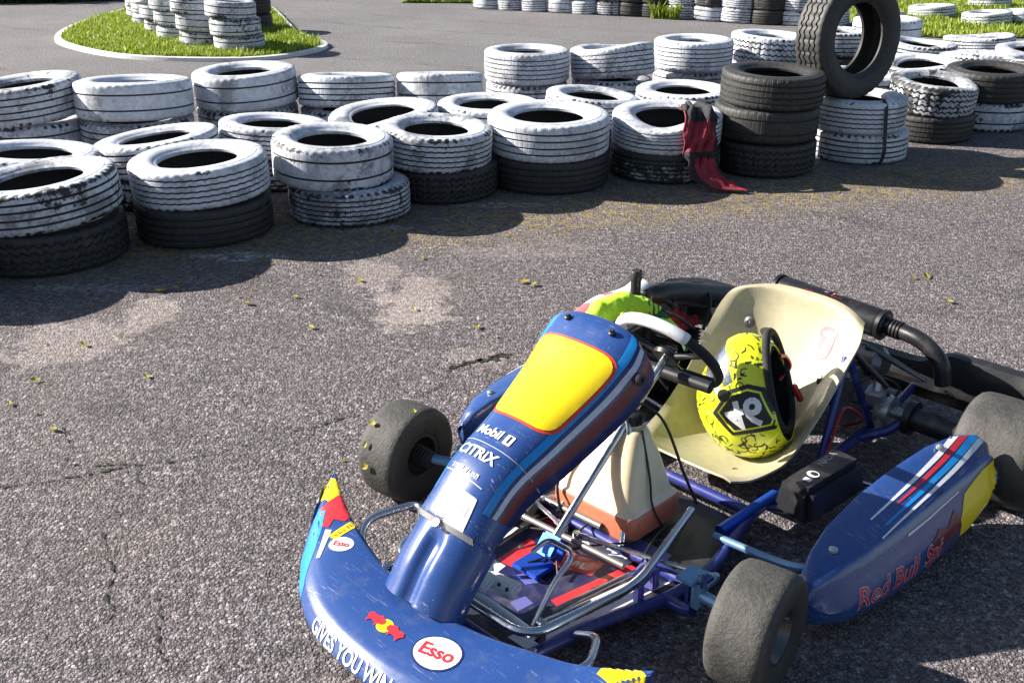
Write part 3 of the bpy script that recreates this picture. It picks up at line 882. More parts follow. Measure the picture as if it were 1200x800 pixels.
tag(o, 'bright green grass covering the island with the tyre stacks', 'grass')
rgp = [(4.20, 11.9), (4.75, 11.55), (6.2, 11.6), (8.6, 11.9), (9.5, 17), (4.3, 16.8), (4.1, 14.2)]
bm = bmesh.new(); bm.faces.new([bm.verts.new((x, y, .012)) for x, y in rgp])
tag(obj('grass_verge_soil', bm, SOIL, smooth=False), kind='structure')
tag(grass('verge_grass', rgp, 36000, .07, .012, wd=.010), 'green grass verge with white tyres at the upper right', 'grass')
p3 = [(-1.6, 15.35), (-.6, 15.3), (.2, 15.0), (.9, 14.6), (1.8, 14.2), (2.5, 13.85), (4.2, 13.4), (4.2, 17), (-1.6, 17)]
bm = bmesh.new(); bm.faces.new([bm.verts.new((x, y, .012)) for x, y in p3])
tag(obj('far_soil', bm, SOIL, smooth=False), kind='structure')
tag(grass('far_grass', p3, 12000, .12, .012), 'grass strip behind the far row of tyres', 'grass')
tag(grass('weed_tufts', [(1.75, 13.45), (2.05, 13.30), (2.15, 13.38), (1.95, 13.55)], 500, .22, 0), 'tuft of weeds at the foot of the far tyre row', 'weeds')
p4 = [(-9, 15.0), (-6.6, 15.35), (-5.2, 15.9), (-5.2, 17.5), (-9, 17.5)]
bm = bmesh.new(); bm.faces.new([bm.verts.new((x, y, .012)) for x, y in p4])
tag(obj('far_bank_soil', bm, SOIL, smooth=False), kind='structure')
tag(grass('hedge', p4, 9000, .35, 0, HEDGE, .04), 'dark low hedge at the top left beyond the track', 'hedge')

# dry leaves
def leaf_mesh(seed, L):
    rg = random.Random(seed)
    bm = bmesh.new()
    n = 7
    A, B = [], []
    cu = rg.uniform(.2, .6)
    for i in range(n + 1):
        t = i / n
        w = L * .30 * math.sin(PI * t ** .8) * rg.uniform(.8, 1.1) + .0008
        x = L * (t - .5); z = .004 + L * cu * (t - .5) ** 2
        A.append(bm.verts.new((x, w, z + w * .35))); B.append(bm.verts.new((x, -w, z + w * .25 * rg.uniform(.2, 1.5))))
    M = [bm.verts.new((L * (i / n - .5), 0, .003 + L * cu * (i / n - .5) ** 2)) for i in range(n + 1)]
    for i in range(n):
        bm.faces.new((M[i], M[i + 1], A[i + 1], A[i])); bm.faces.new((B[i], B[i + 1], M[i + 1], M[i]))
    return bm
leaf_spots = [(-1.43, 3.90, .055), (-1.38, 3.93, .04), (-1.05, 3.76, .04), (-.75, 3.52, .035), (-1.23, 3.10, .035), (-1.54, 3.36, .04), (-1.59, 3.07, .035), (-1.39, 2.73, .035), (-.64, 4.02, .04), (-.87, 3.83, .03), (-.13, 3.52, .035),
              (.05, 4.0, .05), (.09, 3.97, .035), (1.75, 4.07, .055), (1.69, 4.05, .03), (1.73, 3.78, .04), (1.44, 3.44, .03), (-.38, 3.70, .025), (-1.6, 2.9, .03), (-.4, 4.3, .03)]
for i, (x, y, L) in enumerate(leaf_spots):
    o = obj('leaf', leaf_mesh(i, L), LEAF)
    o.location = (x, y, .004); o.rotation_euler = (random.uniform(-.2, .2), random.uniform(-.2, .2), random.uniform(0, 6.28))
    tag(o, 'small dry yellow leaf lying loose on the open asphalt', 'leaf', 'dry leaves scattered on the asphalt')
vv, ff = [], []
rg = random.Random(3)
for i in range(1500):
    x = rg.uniform(-1.9, 2.6)
    y = 4.95 + .30 * x + rg.gauss(-.05, .34) if rg.random() < .8 else rg.uniform(2.2, 5.2)
    if noise.noise(Vector((x * 3, y * 3, 1))) < -.02 and rg.random() < .9: continue
    s = rg.uniform(.004, .012); a = rg.uniform(0, 6.28); n = len(vv)
    c, d = math.cos(a) * s, math.sin(a) * s
    vv += [(x - c, y - d, .004), (x + d * .5, y - c * .5, .005 + rg.uniform(0, .004)), (x + c, y + d, .004 + rg.uniform(0, .006)), (x - d * .5, y + c * .5, .004)]
    ff.append((n, n + 1, n + 2, n + 3))
me = bpy.data.meshes.new('leaf_litter'); me.from_pydata(vv, [], ff); me.update()
tag(obj('leaf_litter', me, LITTER, smooth=False), 'fine yellowish leaf crumbs in front of the tyre wall', 'litter', kind='stuff')

# ------------------------------------------------------------------ the kart.  local axes: +x driver's left, +y rearwards, z up; origin under the middle of the front axle
KART = thing('racing_kart', 'blue racing kart with yellow sticker on its front panel, parked on the asphalt', 'kart', (.1078, 2.031, 0), -.785)
def part(name, bm, mats, parent=None, smooth=True): return obj(name, bm, mats, parent or KART, smooth)
def child_empty(name, loc, rot=None, parent=None):
    o = bpy.data.objects.new(name, None); C.objects.link(o); o.parent = parent or KART; o.location = loc; o.empty_display_size = .05
    if rot: o.rotation_euler = rot
    return o
V3 = Vector

def bolt(p, n_, r, parent, m):
    bm = bmesh.new()
    q = V3((0, 0, 1)).rotation_difference(V3(n_)).to_matrix().to_4x4()
    lathe(bm, [(0, .006), (r * .45, .006), (r * .5, .003), (r * .6, .0035), (r, .0015), (r, -.004), (0, -.004)], 14, Matrix.Translation(p) @ q)
    return part('bolt', bm, m, parent)
# ---- frame
bm = bmesh.new()
z = .058
for sx in (-1, 1):
    tube(bm, fillet([(sx * .20, -.34, z), (sx * .235, -.12, z), (sx * .30, .06, z), (sx * .30, .22, z), (sx * .235, .45, z), (sx * .235, 1.20, z)], .12), .0155)
    tube(bm, [(sx * .29, .04, z), (sx * .345, .03, z + .01), (sx * .37, .03, z + .02)], .014)      # stub to the kingpin bracket
    box(bm, (sx * .375, .045, .095), (.035, .045, .008)); box(bm, (sx * .375, .045, .155), (.035, .045, .008)); box(bm, (sx * .356, .045, .125), (.008, .045, .068))
    # seat stays
    tube(bm, [(sx * .238, .80, z), (sx * .205, .94, .33)], .011)
    tube(bm, [(sx * .238, 1.10, z), (sx * .205, .95, .33)], .011)
    tube(bm, [(sx * .235, 1.02, z), (sx * .30, 1.06, .09), (sx * .34, 1.09, .13)], .014)
tube(bm, [(-.20, -.335, z), (.20, -.335, z)], .0155)
tube(bm, [(-.30, .12, z), (.30, .12, z)], .0145)
tube(bm, [(-.235, .47, z), (.235, .47, z)], .0145)
tube(bm, [(-.235, 1.18, z), (.235, 1.18, z)], .0145)
tube(bm, fillet([(.235, .52, z), (.30, .55, z), (.36, .70, z), (.235, .86, z)], .05), .010)
part('frame', bm, FRAME)
# chrome front hoops
bm = bmesh.new()
tube(bm, fillet([(-.215, .30, .115), (-.245, -.02, .12), (-.215, -.325, .12), (.215, -.325, .12), (.262, -.03, .12), (.168, .30, .115)], .06, 7), .0105, 12)
part('front_hoop', bm, CHROME)
bm = bmesh.new()
tube(bm, fillet([(-.22, -.24, .13), (-.315, -.15, .125), (-.358, -.30, .122), (-.24, -.40, .085), (.24, -.40, .085), (.358, -.30, .110), (.30, -.20, .10), (.24, -.20, .07)], .05, 6), .010, 12)
tube(bm, [(.21, -.30, .07), (.255, -.40, .075)], .010)
tube(bm, [(-.21, -.30, .07), (-.255, -.40, .075)], .010)
for sx in (-1, 1): box(bm, (sx * .205, -.275, .105), (.02, .02, .055), bev=.003)
part('nose_support', bm, CHROME)

# ---- floor tray with stickers
bm = bmesh.new()
out = [(-.20, -.33), (.20, -.33), (.235, -.12), (.295, .06), (.295, .22), (.235, .44), (-.235, .44), (-.295, .22), (-.295, .06), (-.235, -.12)]
bm.faces.new([bm.verts.new((x, y, .040)) for x, y in out])
solidify(bm, .003)
D = Decal(bm, (0, 0, .1), (1, 0, 0), (0, 1, 0), .3)
D.poly([(-.10, -.28), (.10, -.28), (.13, -.05), (.13, .10), (-.13, .10), (-.13, -.05)], 1, .0008, .05)
D.poly([(.119, -.285), (.195, .119), (.251, .111), (.188, -.285)], 3, .0010, .05)
D.marks(.182, -.085, .17, .030, 6, 2, .002, R_(80))
D.poly([(.100, -.130), (.143, .104), (.171, .095), (.135, -.140)], 2, .0016, .05)
D.poly([(-.013, .031), (.096, .060), (.108, .003), (.015, -.034)], 2, .0014, .05)
D.marks(.05, .012, .06, .032, 3, 3, .002, R_(12))
D.poly([(-.095, -.110), (-.100, .010), (-.056, .0), (-.048, -.105)], 2, .0014, .05)
D.poly([(-.098, -.200), (-.104, -.112), (-.062, -.112), (-.050, -.200)], 3, .0014, .05)
D.poly([(-.186, -.150), (-.197, .03), (-.150, .02), (-.123, -.165)], 3, .0014, .05)
D.marks(-.163, -.065, .11, .022, 5, 2, .002, R_(97))
D.poly([(-.02, -.12), (.02, -.13), (.045, -.09), (-.005, -.08)], 4, .0014, .05)
D.poly([(.04, -.20), (.075, -.21), (.08, -.165), (.05, -.16)], 4, .0014, .05)
D.poly([(-.13, .14), (.20, .14), (.19, .20), (-.13, .20)], 4, .0010, .05)
D.poly([(.0, .085), (.14, .09), (.14, .125), (.0, .12)], 3, .0016, .05)
D.poly([(-.14, .07), (-.06, .075), (-.06, .12), (-.14, .115)], 2, .0016, .05)
part('floor_tray', bm, [plain('tray_metal', (.05, .05, .055), .45, metal=.6, dirt=.5), plain('tray_navy', (.012, .014, .07), .4, dirt=.3), RED, WHT, PURP], smooth=False)

# ---- nose cone
def nose_f(u):            # u in -1..1 across, real x
    x = u * .495
    yf = -.602 + .292 * abs(u) ** 2.6
    yc = yf + .018
    zc = .104 + .072 * abs(u) ** 4
    yb = -.405 + .128 * u * u
    hump = 1 / (1 + math.exp((abs(u) - .62) * 22))
    zb = .120 + .064 * u * u + .012 * hump
    zc += .008 * hump
    zbot = .045 + .09 * abs(u) ** 5
    return x, yf, yc, zc, yb, zb, zbot
def nose_p(a, b):
    u = a * 2 - 1
    u = math.copysign(1 - (1 - abs(u)) ** 1.25, u)
    x, yf, yc, zc, yb, zb, zbot = nose_f(u)
    # section: under-lip, front face, crease, top, rear drop
    bulge = .008 * (1 - u * u)
    sec = [(yf + .05, zbot - .012), (yf + .012, zbot), (yf - .002, zbot + .03), (yf, (zbot + zc) / 2 + .002), (yf + .005, zc - .024), (yf + .016, zc - .008), (yf + .034, zc + .004)]
    for k in (.24, .36, .5, .7, .88, .97):
        sec.append((yc + (yb - yc) * k, zc + (zb - zc) * (k ** .8) + bulge * math.sin(PI * k)))
    sec += [(yb + .004, zb - .006), (yb + .006, zb - .04), (yb + .002, zb - .075)]
    f = b * (len(sec) - 1); i = min(int(f), len(sec) - 2); t = f - i
    return V3((x, sec[i][0] * (1 - t) + sec[i + 1][0] * t, sec[i][1] * (1 - t) + sec[i + 1][1] * t))
bm = bmesh.new()
grid_mesh(bm, nose_p, 64, 45)
bmesh.ops.recalc_face_normals(bm, faces=bm.faces[:])
solidify(bm, .0035)
D = Decal(bm, (0, 0, .5), (1, 0, 0), (0, 1, 0), 1.2)       # from above: u = x, v = y
# round white fuel sticker with blue rim, in front on the driver's left
D.ellipse(.130, -.490, .056, .044, 1, .0010, R_(12)); 
D.ellipse(.130, -.490, .052, .040, 2, .0016, R_(12))
D.text('Esso', .130, -.491, .042, 3, .0022, rot=R_(14), bold=.03, sx=1.05)
D.ellipse(-.285, -.415, .030, .024, 2, .0012, R_(25))
D.text('Esso', -.285, -.415, .022, 3, .002, rot=R_(25), bold=.03)
D.poly(rrect(-.335, -.31, -.415, -.345, .005), 4, .0012)
D.marks(-.3225, -.38, .055, .013, 5, 5, .0018, R_(90))
# bull emblem: two red animals charging before a yellow disc
D.ellipse(-.010, -.510, .020, .017, 4, .0010)
for sx, cx in ((1, -.038), (-1, .020)):
    b = [(-.026, .004), (-.020, .012), (-.004, .011), (.006, .016), (.014, .013), (.022, .010), (.024, .002), (.018, -.004), (.012, -.004), (.008, -.014), (.003, -.006), (-.010, -.005), (-.018, -.015), (-.020, -.004)]
    pts = [(cx + sx * x, -.511 + y) for x, y in b]
    if sx < 0: pts = pts[::-1]
    D.poly(pts, 3, .0018, .006)
# the swept right tip: yellow end, red bull with navy, cyan inset
D.poly([(-.494, -.31), (-.490, -.292), (-.455, -.285), (-.425, -.30), (-.43, -.345), (-.468, -.345)], 4, .0012, .007)
D.poly([(-.427, -.302), (-.40, -.318), (-.352, -.335), (-.345, -.36), (-.372, -.372), (-.36, -.395), (-.375, -.405), (-.40, -.385), (-.425, -.395), (-.43, -.35)], 3, .0013, .007)
D.poly([(-.415, -.385), (-.38, -.408), (-.375, -.428), (-.41, -.418)], 6, .0016, .007)
D.poly([(-.36, -.405), (-.30, -.475), (-.292, -.470), (-.345, -.398)], 7, .0012, .007)
D.poly([(.494, -.31), (.490, -.292), (.455, -.285), (.405, -.292), (.41, -.338), (.468, -.345)], 4, .0012, .007)
# front face: cyan flank and the words
D2 = Decal(bm, (0, -.9, 0), (1, 0, 0), (0, 0, 1), 1.2)     # from in front: u = x, v = z
D2.poly([(-.44, .145), (-.40, .12), (-.33, .075), (-.27, .055), (-.25, .075), (-.27, .105), (-.33, .13), (-.41, .155)], 8, .001, .008)
D2.text('GIVES YOU WINGS', -.008, .089, .040, 2, .0018, bold=.02, sx=.92)
part('nose_cone', bm, [BLUE, NAVY, WHT, RED, YEL, ORNG, NAVY, LAV, CYAN])

# ---- front panel
CP = [V3((0, y, zz)) for y, zz in ((-.458, .158), (-.408, .230), (-.328, .312), (-.243, .395), (-.118, .458), (-.006, .520), (.062, .567), (.118, .606), (.150, .614), (.168, .604))]
cpath = smooth_path(CP, 12)
cl = [0]
for i in range(1, len(cpath)): cl.append(cl[-1] + (cpath[i] - cpath[i - 1]).length)
LP = cl[-1]
def cpt(l):
    l = max(0, min(LP, l))
    i = min(range(len(cl) - 1), key=lambda k: 0 if cl[k] <= l <= cl[k + 1] else 1)
    t = (l - cl[i]) / max(1e-6, cl[i + 1] - cl[i])
    p = cpath[i].lerp(cpath[i + 1], t)
    T = (cpath[min(i + 2, len(cpath) - 1)] - cpath[max(i - 1, 0)]).normalized()
    return p, V3((0, -T.z, T.y))       # point, outward normal (up and forward)
def lerpt(x, tab):
    for i in range(len(tab) - 1):
        if x <= tab[i + 1][0]:
            t = (x - tab[i][0]) / (tab[i + 1][0] - tab[i][0]); t = max(0, t)
            return tab[i][1] * (1 - t) + tab[i + 1][1] * t
    return tab[-1][1]
WT = [(0, .104), (.25, .100), (.45, .104), (.60, .116), (.80, .142), (.88, .152), (.94, .147), (.975, .132), (1, .105)]
DT = [(0, .058), (.25, .062), (.33, .085), (.6, .108), (.80, .112), (.90, .095), (.95, .07), (1, .025)]
def panel_p(a, b):
    s = a; t = b * 2 - 1
    p, N = cpt(s * LP)
    W = lerpt(s, WT); Dp = lerpt(s, DT)
    n = 2.9
    ph = t * PI / 2
    x = W * math.copysign(abs(math.sin(ph)) ** (2 / n), ph) * (1 + .10 * max(0, abs(t) - .5))
    d = Dp * (1 - abs(math.cos(ph)) ** (2 / n))
    dome = .010 * (x / W) ** 2 if s > .225 else .02 * (x / W) ** 2
    # twin ridges with a groove on the lower tube, and a step where the upper panel begins
    if s < .225:
        d += .019 * math.exp(-((x - .004) / .018) ** 2) * min(1, (.225 - s) / .05) + .006
    # rounded upper corners
    q = p - N * (d + dome)
    return V3((-.022 + x, q.y, q.z))
def pmat(a, b):
    t = abs(b * 2 - 1)
    if a < .30: return 0
    if t < .44: return 0
    if t < .56: return 2
    if t < .62: return 1
    if t < .71: return 3
    if t < .75: return 1
    if t < .90: return 4
    return 1
bm = bmesh.new()
grid_mesh(bm, panel_p, 90, 96, pmat)
bmesh.ops.recalc_face_normals(bm, faces=bm.faces[:])
p0, N0 = cpt(.72 * LP)
if max(bm.faces, key=lambda f: f.calc_center_median().z).normal.z < 0: bmesh.ops.reverse_faces(bm, faces=bm.faces[:])
T0 = V3((0, N0.z, -N0.y))
solidify(bm, .0045)
D = Decal(bm, V3((-.022, p0.y, p0.z)) + N0 * .1, (1, 0, 0), T0, .6)    # u = x, v = up along the panel
D.poly(rrect(-.090, .090, -.118, .120, .040, -.122, .122), 5, .0012, .010)
D.poly(rrect(-.084, .084, -.112, .114, .038, -.115, .115), 6, .0022, .010)
p1, N1 = cpt(.48 * LP)
T1 = V3((0, N1.z, -N1.y))
D = Decal(bm, V3((-.022, p1.y, p1.z)) + N1 * .1, (1, 0, 0), T1, .6)
D.text('Mobil', -.028, .022, .033, 7, .002, bold=.025, sx=1.0)
D.poly(rrect(.020, .040, .009, .035, .003), 7, .0016, .008)
D.text('1', .030, .022, .026, 8, .0026, bold=.03)
D.text('CiTRiX', -.014, -.036, .036, 7, .002, bold=.025, sx=1.0)
D.poly([(-.15, -.008), (.15, -.011), (.15, -.0095), (-.15, -.0065)], 9, .0016, .01)
D.marks(-.012, -.080, .085, .012, 8, 9, .0018, R_(-3))
D.poly([(-.065, -.090), (.05, -.098), (.05, -.096), (-.065, -.088)], 9, .0016, .01)
D.poly(rrect(-.015, .060, -.190, -.118, .004, -.028, .053), 7, .0014, .008)
D.marks(.025, -.150, .045, .030, 3, 9, .002)
D.poly([(-.022, -.196), (.005, -.196), (.008, -.168), (-.010, -.158), (-.022, -.17)], 8, .0022, .006)
p2, N2 = cpt(.26 * LP)
FP = part('front_panel', bm, [BLUE, NAVY, CYAN, LAV, DRED, ORNG, YEL, WHT, NAVY, LAV])
for s_, b_ in ((.93, .40), (.93, .60)):
    q_ = panel_p(s_, b_); _, n_ = cpt(s_ * LP)
    bolt(q_ + n_ * .006, n_, .008, FP, BLKM)
# steel clip that holds the lower tube
bm = bmesh.new()
pa, Na = cpt(.22 * LP)
for k in range(11):
    pass
rows = []
for k in range(15):
    b = .22 + .56 * k / 14
    q = panel_p(.217, b); q2 = panel_p(.231, b)
    rows.append((bm.verts.new(q + Na * .007), bm.verts.new(q2 + Na * .006)))
for k in range(14): bm.faces.new((rows[k][0], rows[k + 1][0], rows[k + 1][1], rows[k][1]))
solidify(bm, .003)
cyl(bm, V3((-.022, pa.y, pa.z)) + Na * .0, V3((-.022, pa.y, pa.z)) + Na * .012, .009)
part('panel_clip', bm, ALU)
# the black stay bolt at the panel's lower left corner
bm = bmesh.new()
q = panel_p(.86, .90)
lathe(bm, [(.004, -.004), (.013, -.004), (.015, 0), (.013, .005), (.006, .006), (.004, .003)], 16, Matrix.Translation(q + V3((.008, 0, .004))) @ Matrix.Rotation(R_(80), 4, 'Y'), closed=True)
tube(bm, [q + V3((.0, 0, -.01)), q + V3((-.03, .08, -.03))], .006)
part('panel_stay', bm, BLK)

# ---- side pods
def pod(sx):
    st = [ # y, xi_bot, xi_top, z_top, x_ridge, z_ridge, x_out, z_low
        (.185, .535, .535, .120, .545, .115, .555, .070), (.21, .515, .517, .155, .556, .148, .580, .048), (.27, .500, .502, .182, .575, .168, .608, .034), (.36, .480, .488, .195, .592, .176, .628, .030),
        (.50, .470, .484, .208, .606, .184, .644, .030), (.65, .480, .494, .222, .613, .190, .652, .034), (.78, .500, .515, .238, .620, .197, .658, .048), (.87, .530, .548, .250, .628, .205, .660, .075), (.915, .565, .580, .246, .632, .205, .656, .105), (.935, .590, .600, .225, .630, .195, .645, .14)]
    def ring(y):
        for i in range(len(st) - 1):
            if y <= st[i + 1][0]: break
        t = (y - st[i][0]) / (st[i + 1][0] - st[i][0])
        c = [st[i][k] * (1 - t) + st[i + 1][k] * t for k in range(8)]
        _, xb, xi, zt, xr, zr, xo, zl = c
        pts = [(xb, zl), (xi - .004, zt - .03), (xi, zt - .006), (xi + .008, zt), (xi + .5 * (xr - xi), .5 * (zt + zr) + .004), (xr - .010, zr + .004), (xr + .003, zr - .005), (xr + (xo - xr) * .5, zr - .035),
               (xo, zr - .075 if zr - zl > .1 else (zr + zl) / 2), (xo + .002, zl + .035), (xo - .008, zl + .006), (xo - .03, zl - .006), ((xb + xo) / 2, zl - .006)]
        return pts
    bm = bmesh.new()
    ys = []
    for i in range(len(st) - 1):
        for k in range(4): ys.append(st[i][0] + (st[i + 1][0] - st[i][0]) * k / 4)
    ys.append(st[-1][0])
    R = []
    for y in ys:
        loop = smooth_path([(x, 0, zz) for x, zz in ring(y)], 3, closed=True)
        R.append([bm.verts.new((sx * p.x, y, p.z)) for p in loop])
    n = len(R[0])
    for i in range(len(R) - 1):
        for k in range(n): bm.faces.new((R[i][k], R[i][(k + 1) % n], R[i + 1][(k + 1) % n], R[i + 1][k]))
    bm.faces.new(R[0]); bm.faces.new(R[-1][::-1])
    bmesh.ops.recalc_face_normals(bm, faces=bm.faces[:])
    # top stripes, seen from above: u = y, v = -x*sx
    up = Decal(bm, (0, 0, .6), (0, 1, 0), (-1, 0, 0), 1.2)
    def T(pts): return [(y, -sx * x) for y, x in pts]
    def bandp(xa, xb, y0, y1, mi, off):
        # stripe that sweeps from the ridge at the front to the tail
        a, b = [], []
        for k in range(15):
            t = k / 14
            y = y0 + (y1 - y0) * t
            f = t ** .8
            w = .25 + .75 * t
            xm = (xa + xb) / 2 - .004 * (1 - f)
            h = (xb - xa) / 2 * w
            a.append((y, xm - h)); b.append((y, xm + h))
        up.poly(T(a + b[::-1]), mi, off, .012)
    bandp(.545, .560, .45, .925, 3, .0012)
    bandp(.560, .575, .55, .93, 4, .0014)
    bandp(.575, .592, .46, .932, 2, .0012)
    bandp(.592, .604, .42, .934, 3, .0014)
    bandp(.606, .620, .60, .934, 1, .0012)
    # outer face: u = y*? seen from outside
    so_ = Decal(bm, (sx * 1.0, 0, 0), (0, sx, 0), (0, 0, 1), 1.2)
    def O(pts): return [(sx * y, zz) for y, zz in pts]
    so_.poly(O([(.72, .075), (.80, .055), (.90, .10), (.934, .15), (.93, .195), (.86, .190), (.76, .165), (.715, .12)]), 5, .0012, .010)
    so_.poly(O([(.55, .082), (.58, .115), (.62, .135), (.655, .125), (.70, .150), (.715, .128), (.72, .10), (.69, .082), (.66, .092), (.62, .078), (.58, .070)]), 6, .0014, .008)
    so_.poly(O([(.50, .165), (.60, .168), (.74, .178), (.74, .175), (.60, .164), (.50, .160)]), 3, .0012, .01)
    so_.text('Red Bull', sx * .405, .088, .068, 7, .0012, shear=.18, bold=.03, sx=.98)
    so_.text('Red Bull', sx * .405, .088, .068, 4, .0022, shear=.18, bold=.0, sx=.98)
    so_.text('Spi', sx * .585, .088, .068, 7, .0016, shear=.18, bold=.03, sx=.98)
    so_.text('Spi', sx * .585, .088, .068, 4, .0026, shear=.18, bold=.0, sx=.98)
    o = part('side_pod', bm, [BLUE, NAVY, CYAN, WHT, RED, YEL, DRED, LAV])
    return o
POD = {1: pod(1), -1: pod(-1)}
for sx in (-1, 1):
    for p in ((.540, .30, .186), (.545, .80, .243)): bolt((sx * p[0], p[1], p[2]), (0, -.05, 1), .010, POD[sx], ALU)
for sx in (-1, 1):
    bm = bmesh.new()
    tube(bm, fillet([(sx * .24, .30, .075), (sx * .40, .30, .085), (sx * .49, .29, .11), (sx * .56, .40, .115)], .05), .010)
    part('pod_bar', bm, SPIN)
    bm = bmesh.new()
    tube(bm, [(sx * .24, .74, .075), (sx * .40, .76, .085), (sx * .56, .74, .10)], .009)
    part('pod_bar', bm, CHROME)

# ---- wheels
def wheel(name_loc, rot, D, W, front, outer):
    e = child_empty('wheel', name_loc, (0, 0, rot))
    R = D / 2; r0 = .064
    h = W / 2
    M = Matrix.Rotation(R_(90), 4, 'Y')
    prof = [(r0 - .002, -h * .86), (r0 + .006, -h * .94), (r0 + .016, -h * .97), (R - .030, -h * 1.02), (R - .018, -h * 1.0), (R - .009, -h * .93), (R - .003, -h * .82), (R - .0006, -h * .6), (R, -h * .3), (R + .0005, 0), (R, h * .3), (R - .0006, h * .6), (R - .003, h * .82), (R - .009, h * .93), (R - .018, h), (R - .030, h * 1.02), (r0 + .016, h * .97), (r0 + .006, h * .94), (r0 - .002, h * .86)]
    bm = bmesh.new()
    lay = bm.verts.layers.float.new('tread')
    rings = lathe(bm, prof, 72, M)
    for i, r in enumerate(rings):
        for v in r: v[lay] = 1. if 5 <= i <= 13 else (.35 if i in (4, 14) else .1)
    part('tyre', bm, SLICK, e)
    bm = bmesh.new()
    rim = [(r0 - .001, -h * .86), (r0 - .006, -h * .80), (r0 - .012, -h * .6), (r0 - .014, 0), (r0 - .012, h * .6), (r0 - .006, h * .80), (r0 - .001, h * .86), (r0 - .008, h * .84), (r0 - .018, h * .6), (.030, h * .1), (.018, h * .06), (.018, -h * .06), (.030, -h * .06), (r0 - .018, -h * .3), (r0 - .010, -h * .84)]
    lathe(bm, rim, 40, M if outer > 0 else M @ Matrix.Rotation(PI, 4, 'X'), closed=True)
    part('rim', bm, plain('dark_alloy', (.10, .10, .105), .38, metal=.8, dirt=.3), e)
    bm = bmesh.new()
    s = outer
    hub = [(.0, -.03), (.026, -.03), (.026, .0), (.020, .002), (.020, .018), (.012, .020), (.0, .021)]
    lathe(bm, hub, 20, Matrix.Translation((s * .01, 0, 0)) @ (M if s > 0 else M @ Matrix.Rotation(PI, 4, 'X')))
    for k in range(3):
        a = 2 * PI * k / 3
        c = V3((s * .012, .032 * math.cos(a), .032 * math.sin(a)))
        cyl(bm, c, c + V3((s * .018, 0, 0)), .006, 8)
    if front:
        for k in range(6):
            x0 = -s * (.03 + .010 * k)
            lathe(bm, [(.0, 0), (.030 - k * .0015, 0), (.030 - k * .0015, .006), (.022, .008), (.0, .008)], 20, Matrix.Translation((x0, 0, 0)) @ M)
    else:
        lathe(bm, [(.026, -.10), (.032, -.10), (.032, .02), (.026, .02)], 20, Matrix.Translation((-s * .04, 0, 0)) @ M, closed=True)
    part('hub', bm, [RUBBER_IN if front else BLKM], e)
    bm = bmesh.new()
    cyl(bm, (s * .02, .046, .012), (s * (.02 + .028), .048, .013), .0035, 8)
    part('valve', bm, ALU, e)
    return e
ST = R_(9)
W_FL = wheel((.530, .022, .130), ST, .262, .128, True, 1)
W_FR = wheel((-.530, -.022, .130), ST, .262, .128, True, -1)
W_RL = wheel((.610, 1.09, .140), 0, .282, .200, False, 1)
W_RR = wheel((-.610, 1.09, .140), 0, .282, .200, False, -1)
for sx, wy in ((1, .022), (-1, -.022)):
    bm = bmesh.new()
    a = V3((sx * .378, .035, .125)); b = V3((sx * .50, wy, .130))
    tube(bm, [a, b], .0135, 14)
    cyl(bm, a + V3((0, 0, -.032)), a + V3((0, 0, .032)), .0165)
    cyl(bm, a + V3((0, 0, .03)), a + V3((0, 0, .055)), .009)
    tube(bm, [a, a + V3((sx * -.015, .085, -.012))], .010)
    box(bm, a + V3((sx * -.02, .0, .035)), (.045, .06, .010), bev=.002)
    part('spindle', bm, SPIN)
    bm = bmesh.new()
    t0 = a + V3((sx * -.015, .085, -.012)); t1 = V3((sx * .02, .045, .095))
    tube(bm, [t0, t1], .0055, 8)
    for q, d in ((t0, (t1 - t0)), (t1, (t0 - t1))):
        d = d.normalized()
        cyl(bm, q, q + d * .03, .0085, 8)
        lathe(bm, [(.0, -.008), (.009, -.008), (.011, 0), (.009, .008), (0, .008)], 12, Matrix.Translation(q))
    part('tie_rod', bm, CHROME)

# ---- steering column and wheel
col0 = V3((.0, -.03, .085)); col1 = V3((-.010, .412, .446))
cd = (col1 - col0).normalized()
bm = bmesh.new()
tube(bm, [col0, col1 - cd * .02], .0105, 14)
tube(bm, fillet([(.10, .12, .065), (.05, .20, .20), (-.005, .255, .335), (-.06, .20, .20), (-.11, .12, .065)], .04), .008)
part('steering_column', bm, CHROME)
bm = bmesh.new()
box(bm, col0 + V3((0, .012, -.004)), (.058, .05, .055), (R_(-42), 0, 0), bev=.006)
box(bm, col0 + V3((-.005, -.045, -.03)), (.08, .07, .012), bev=.003)
cyl(bm, col0 + V3((.032, 0, .01)), col0 + V3((.05, 0, .01)), .008)
part('column_block', bm, ANOD)
we = child_empty('steering_wheel', col1)
we.rotation_euler = V3((0, 0, 1)).rotation_difference(cd).to_euler()
# local: z = along the column towards the driver, x = driver's left
bm = bmesh.new()
Rw = .138
ring = [V3((Rw * math.cos(a) * (1.0), Rw * (math.sin(a) if math.sin(a) < .72 else .72 + .12 * (math.sin(a) - .72)) , .0)) for a in [2 * PI * k / 48 for k in range(48)]]
tube(bm, ring, .0130, 12, closed=True)
part('rim', bm, BLKF, we)
bm = bmesh.new()
for a in (-20, -160, 90):
    d = V3((math.cos(R_(a)), math.sin(R_(a)), 0))
    tube(bm, [d * .02 + V3((0, 0, -.012)), d * (Rw * (.98 if a != 90 else .74))], .0075)
lathe(bm, [(.0, -.02), (.034, -.02), (.036, -.008), (.028, .0), (0, .0)], 20)
for k in range(3):
    a = R_(90 + 120 * k)
    cyl(bm, (.024 * math.cos(a), .024 * math.sin(a), -.004), (.024 * math.cos(a), .024 * math.sin(a), .006), .005, 8)
part('spokes', bm, BLKM, we)
bm = bmesh.new()
tube(bm, [(.12, .06, -.03), (-.11, .05, -.035)], .016, 12)
part('lower_bar', bm, BLK, we)

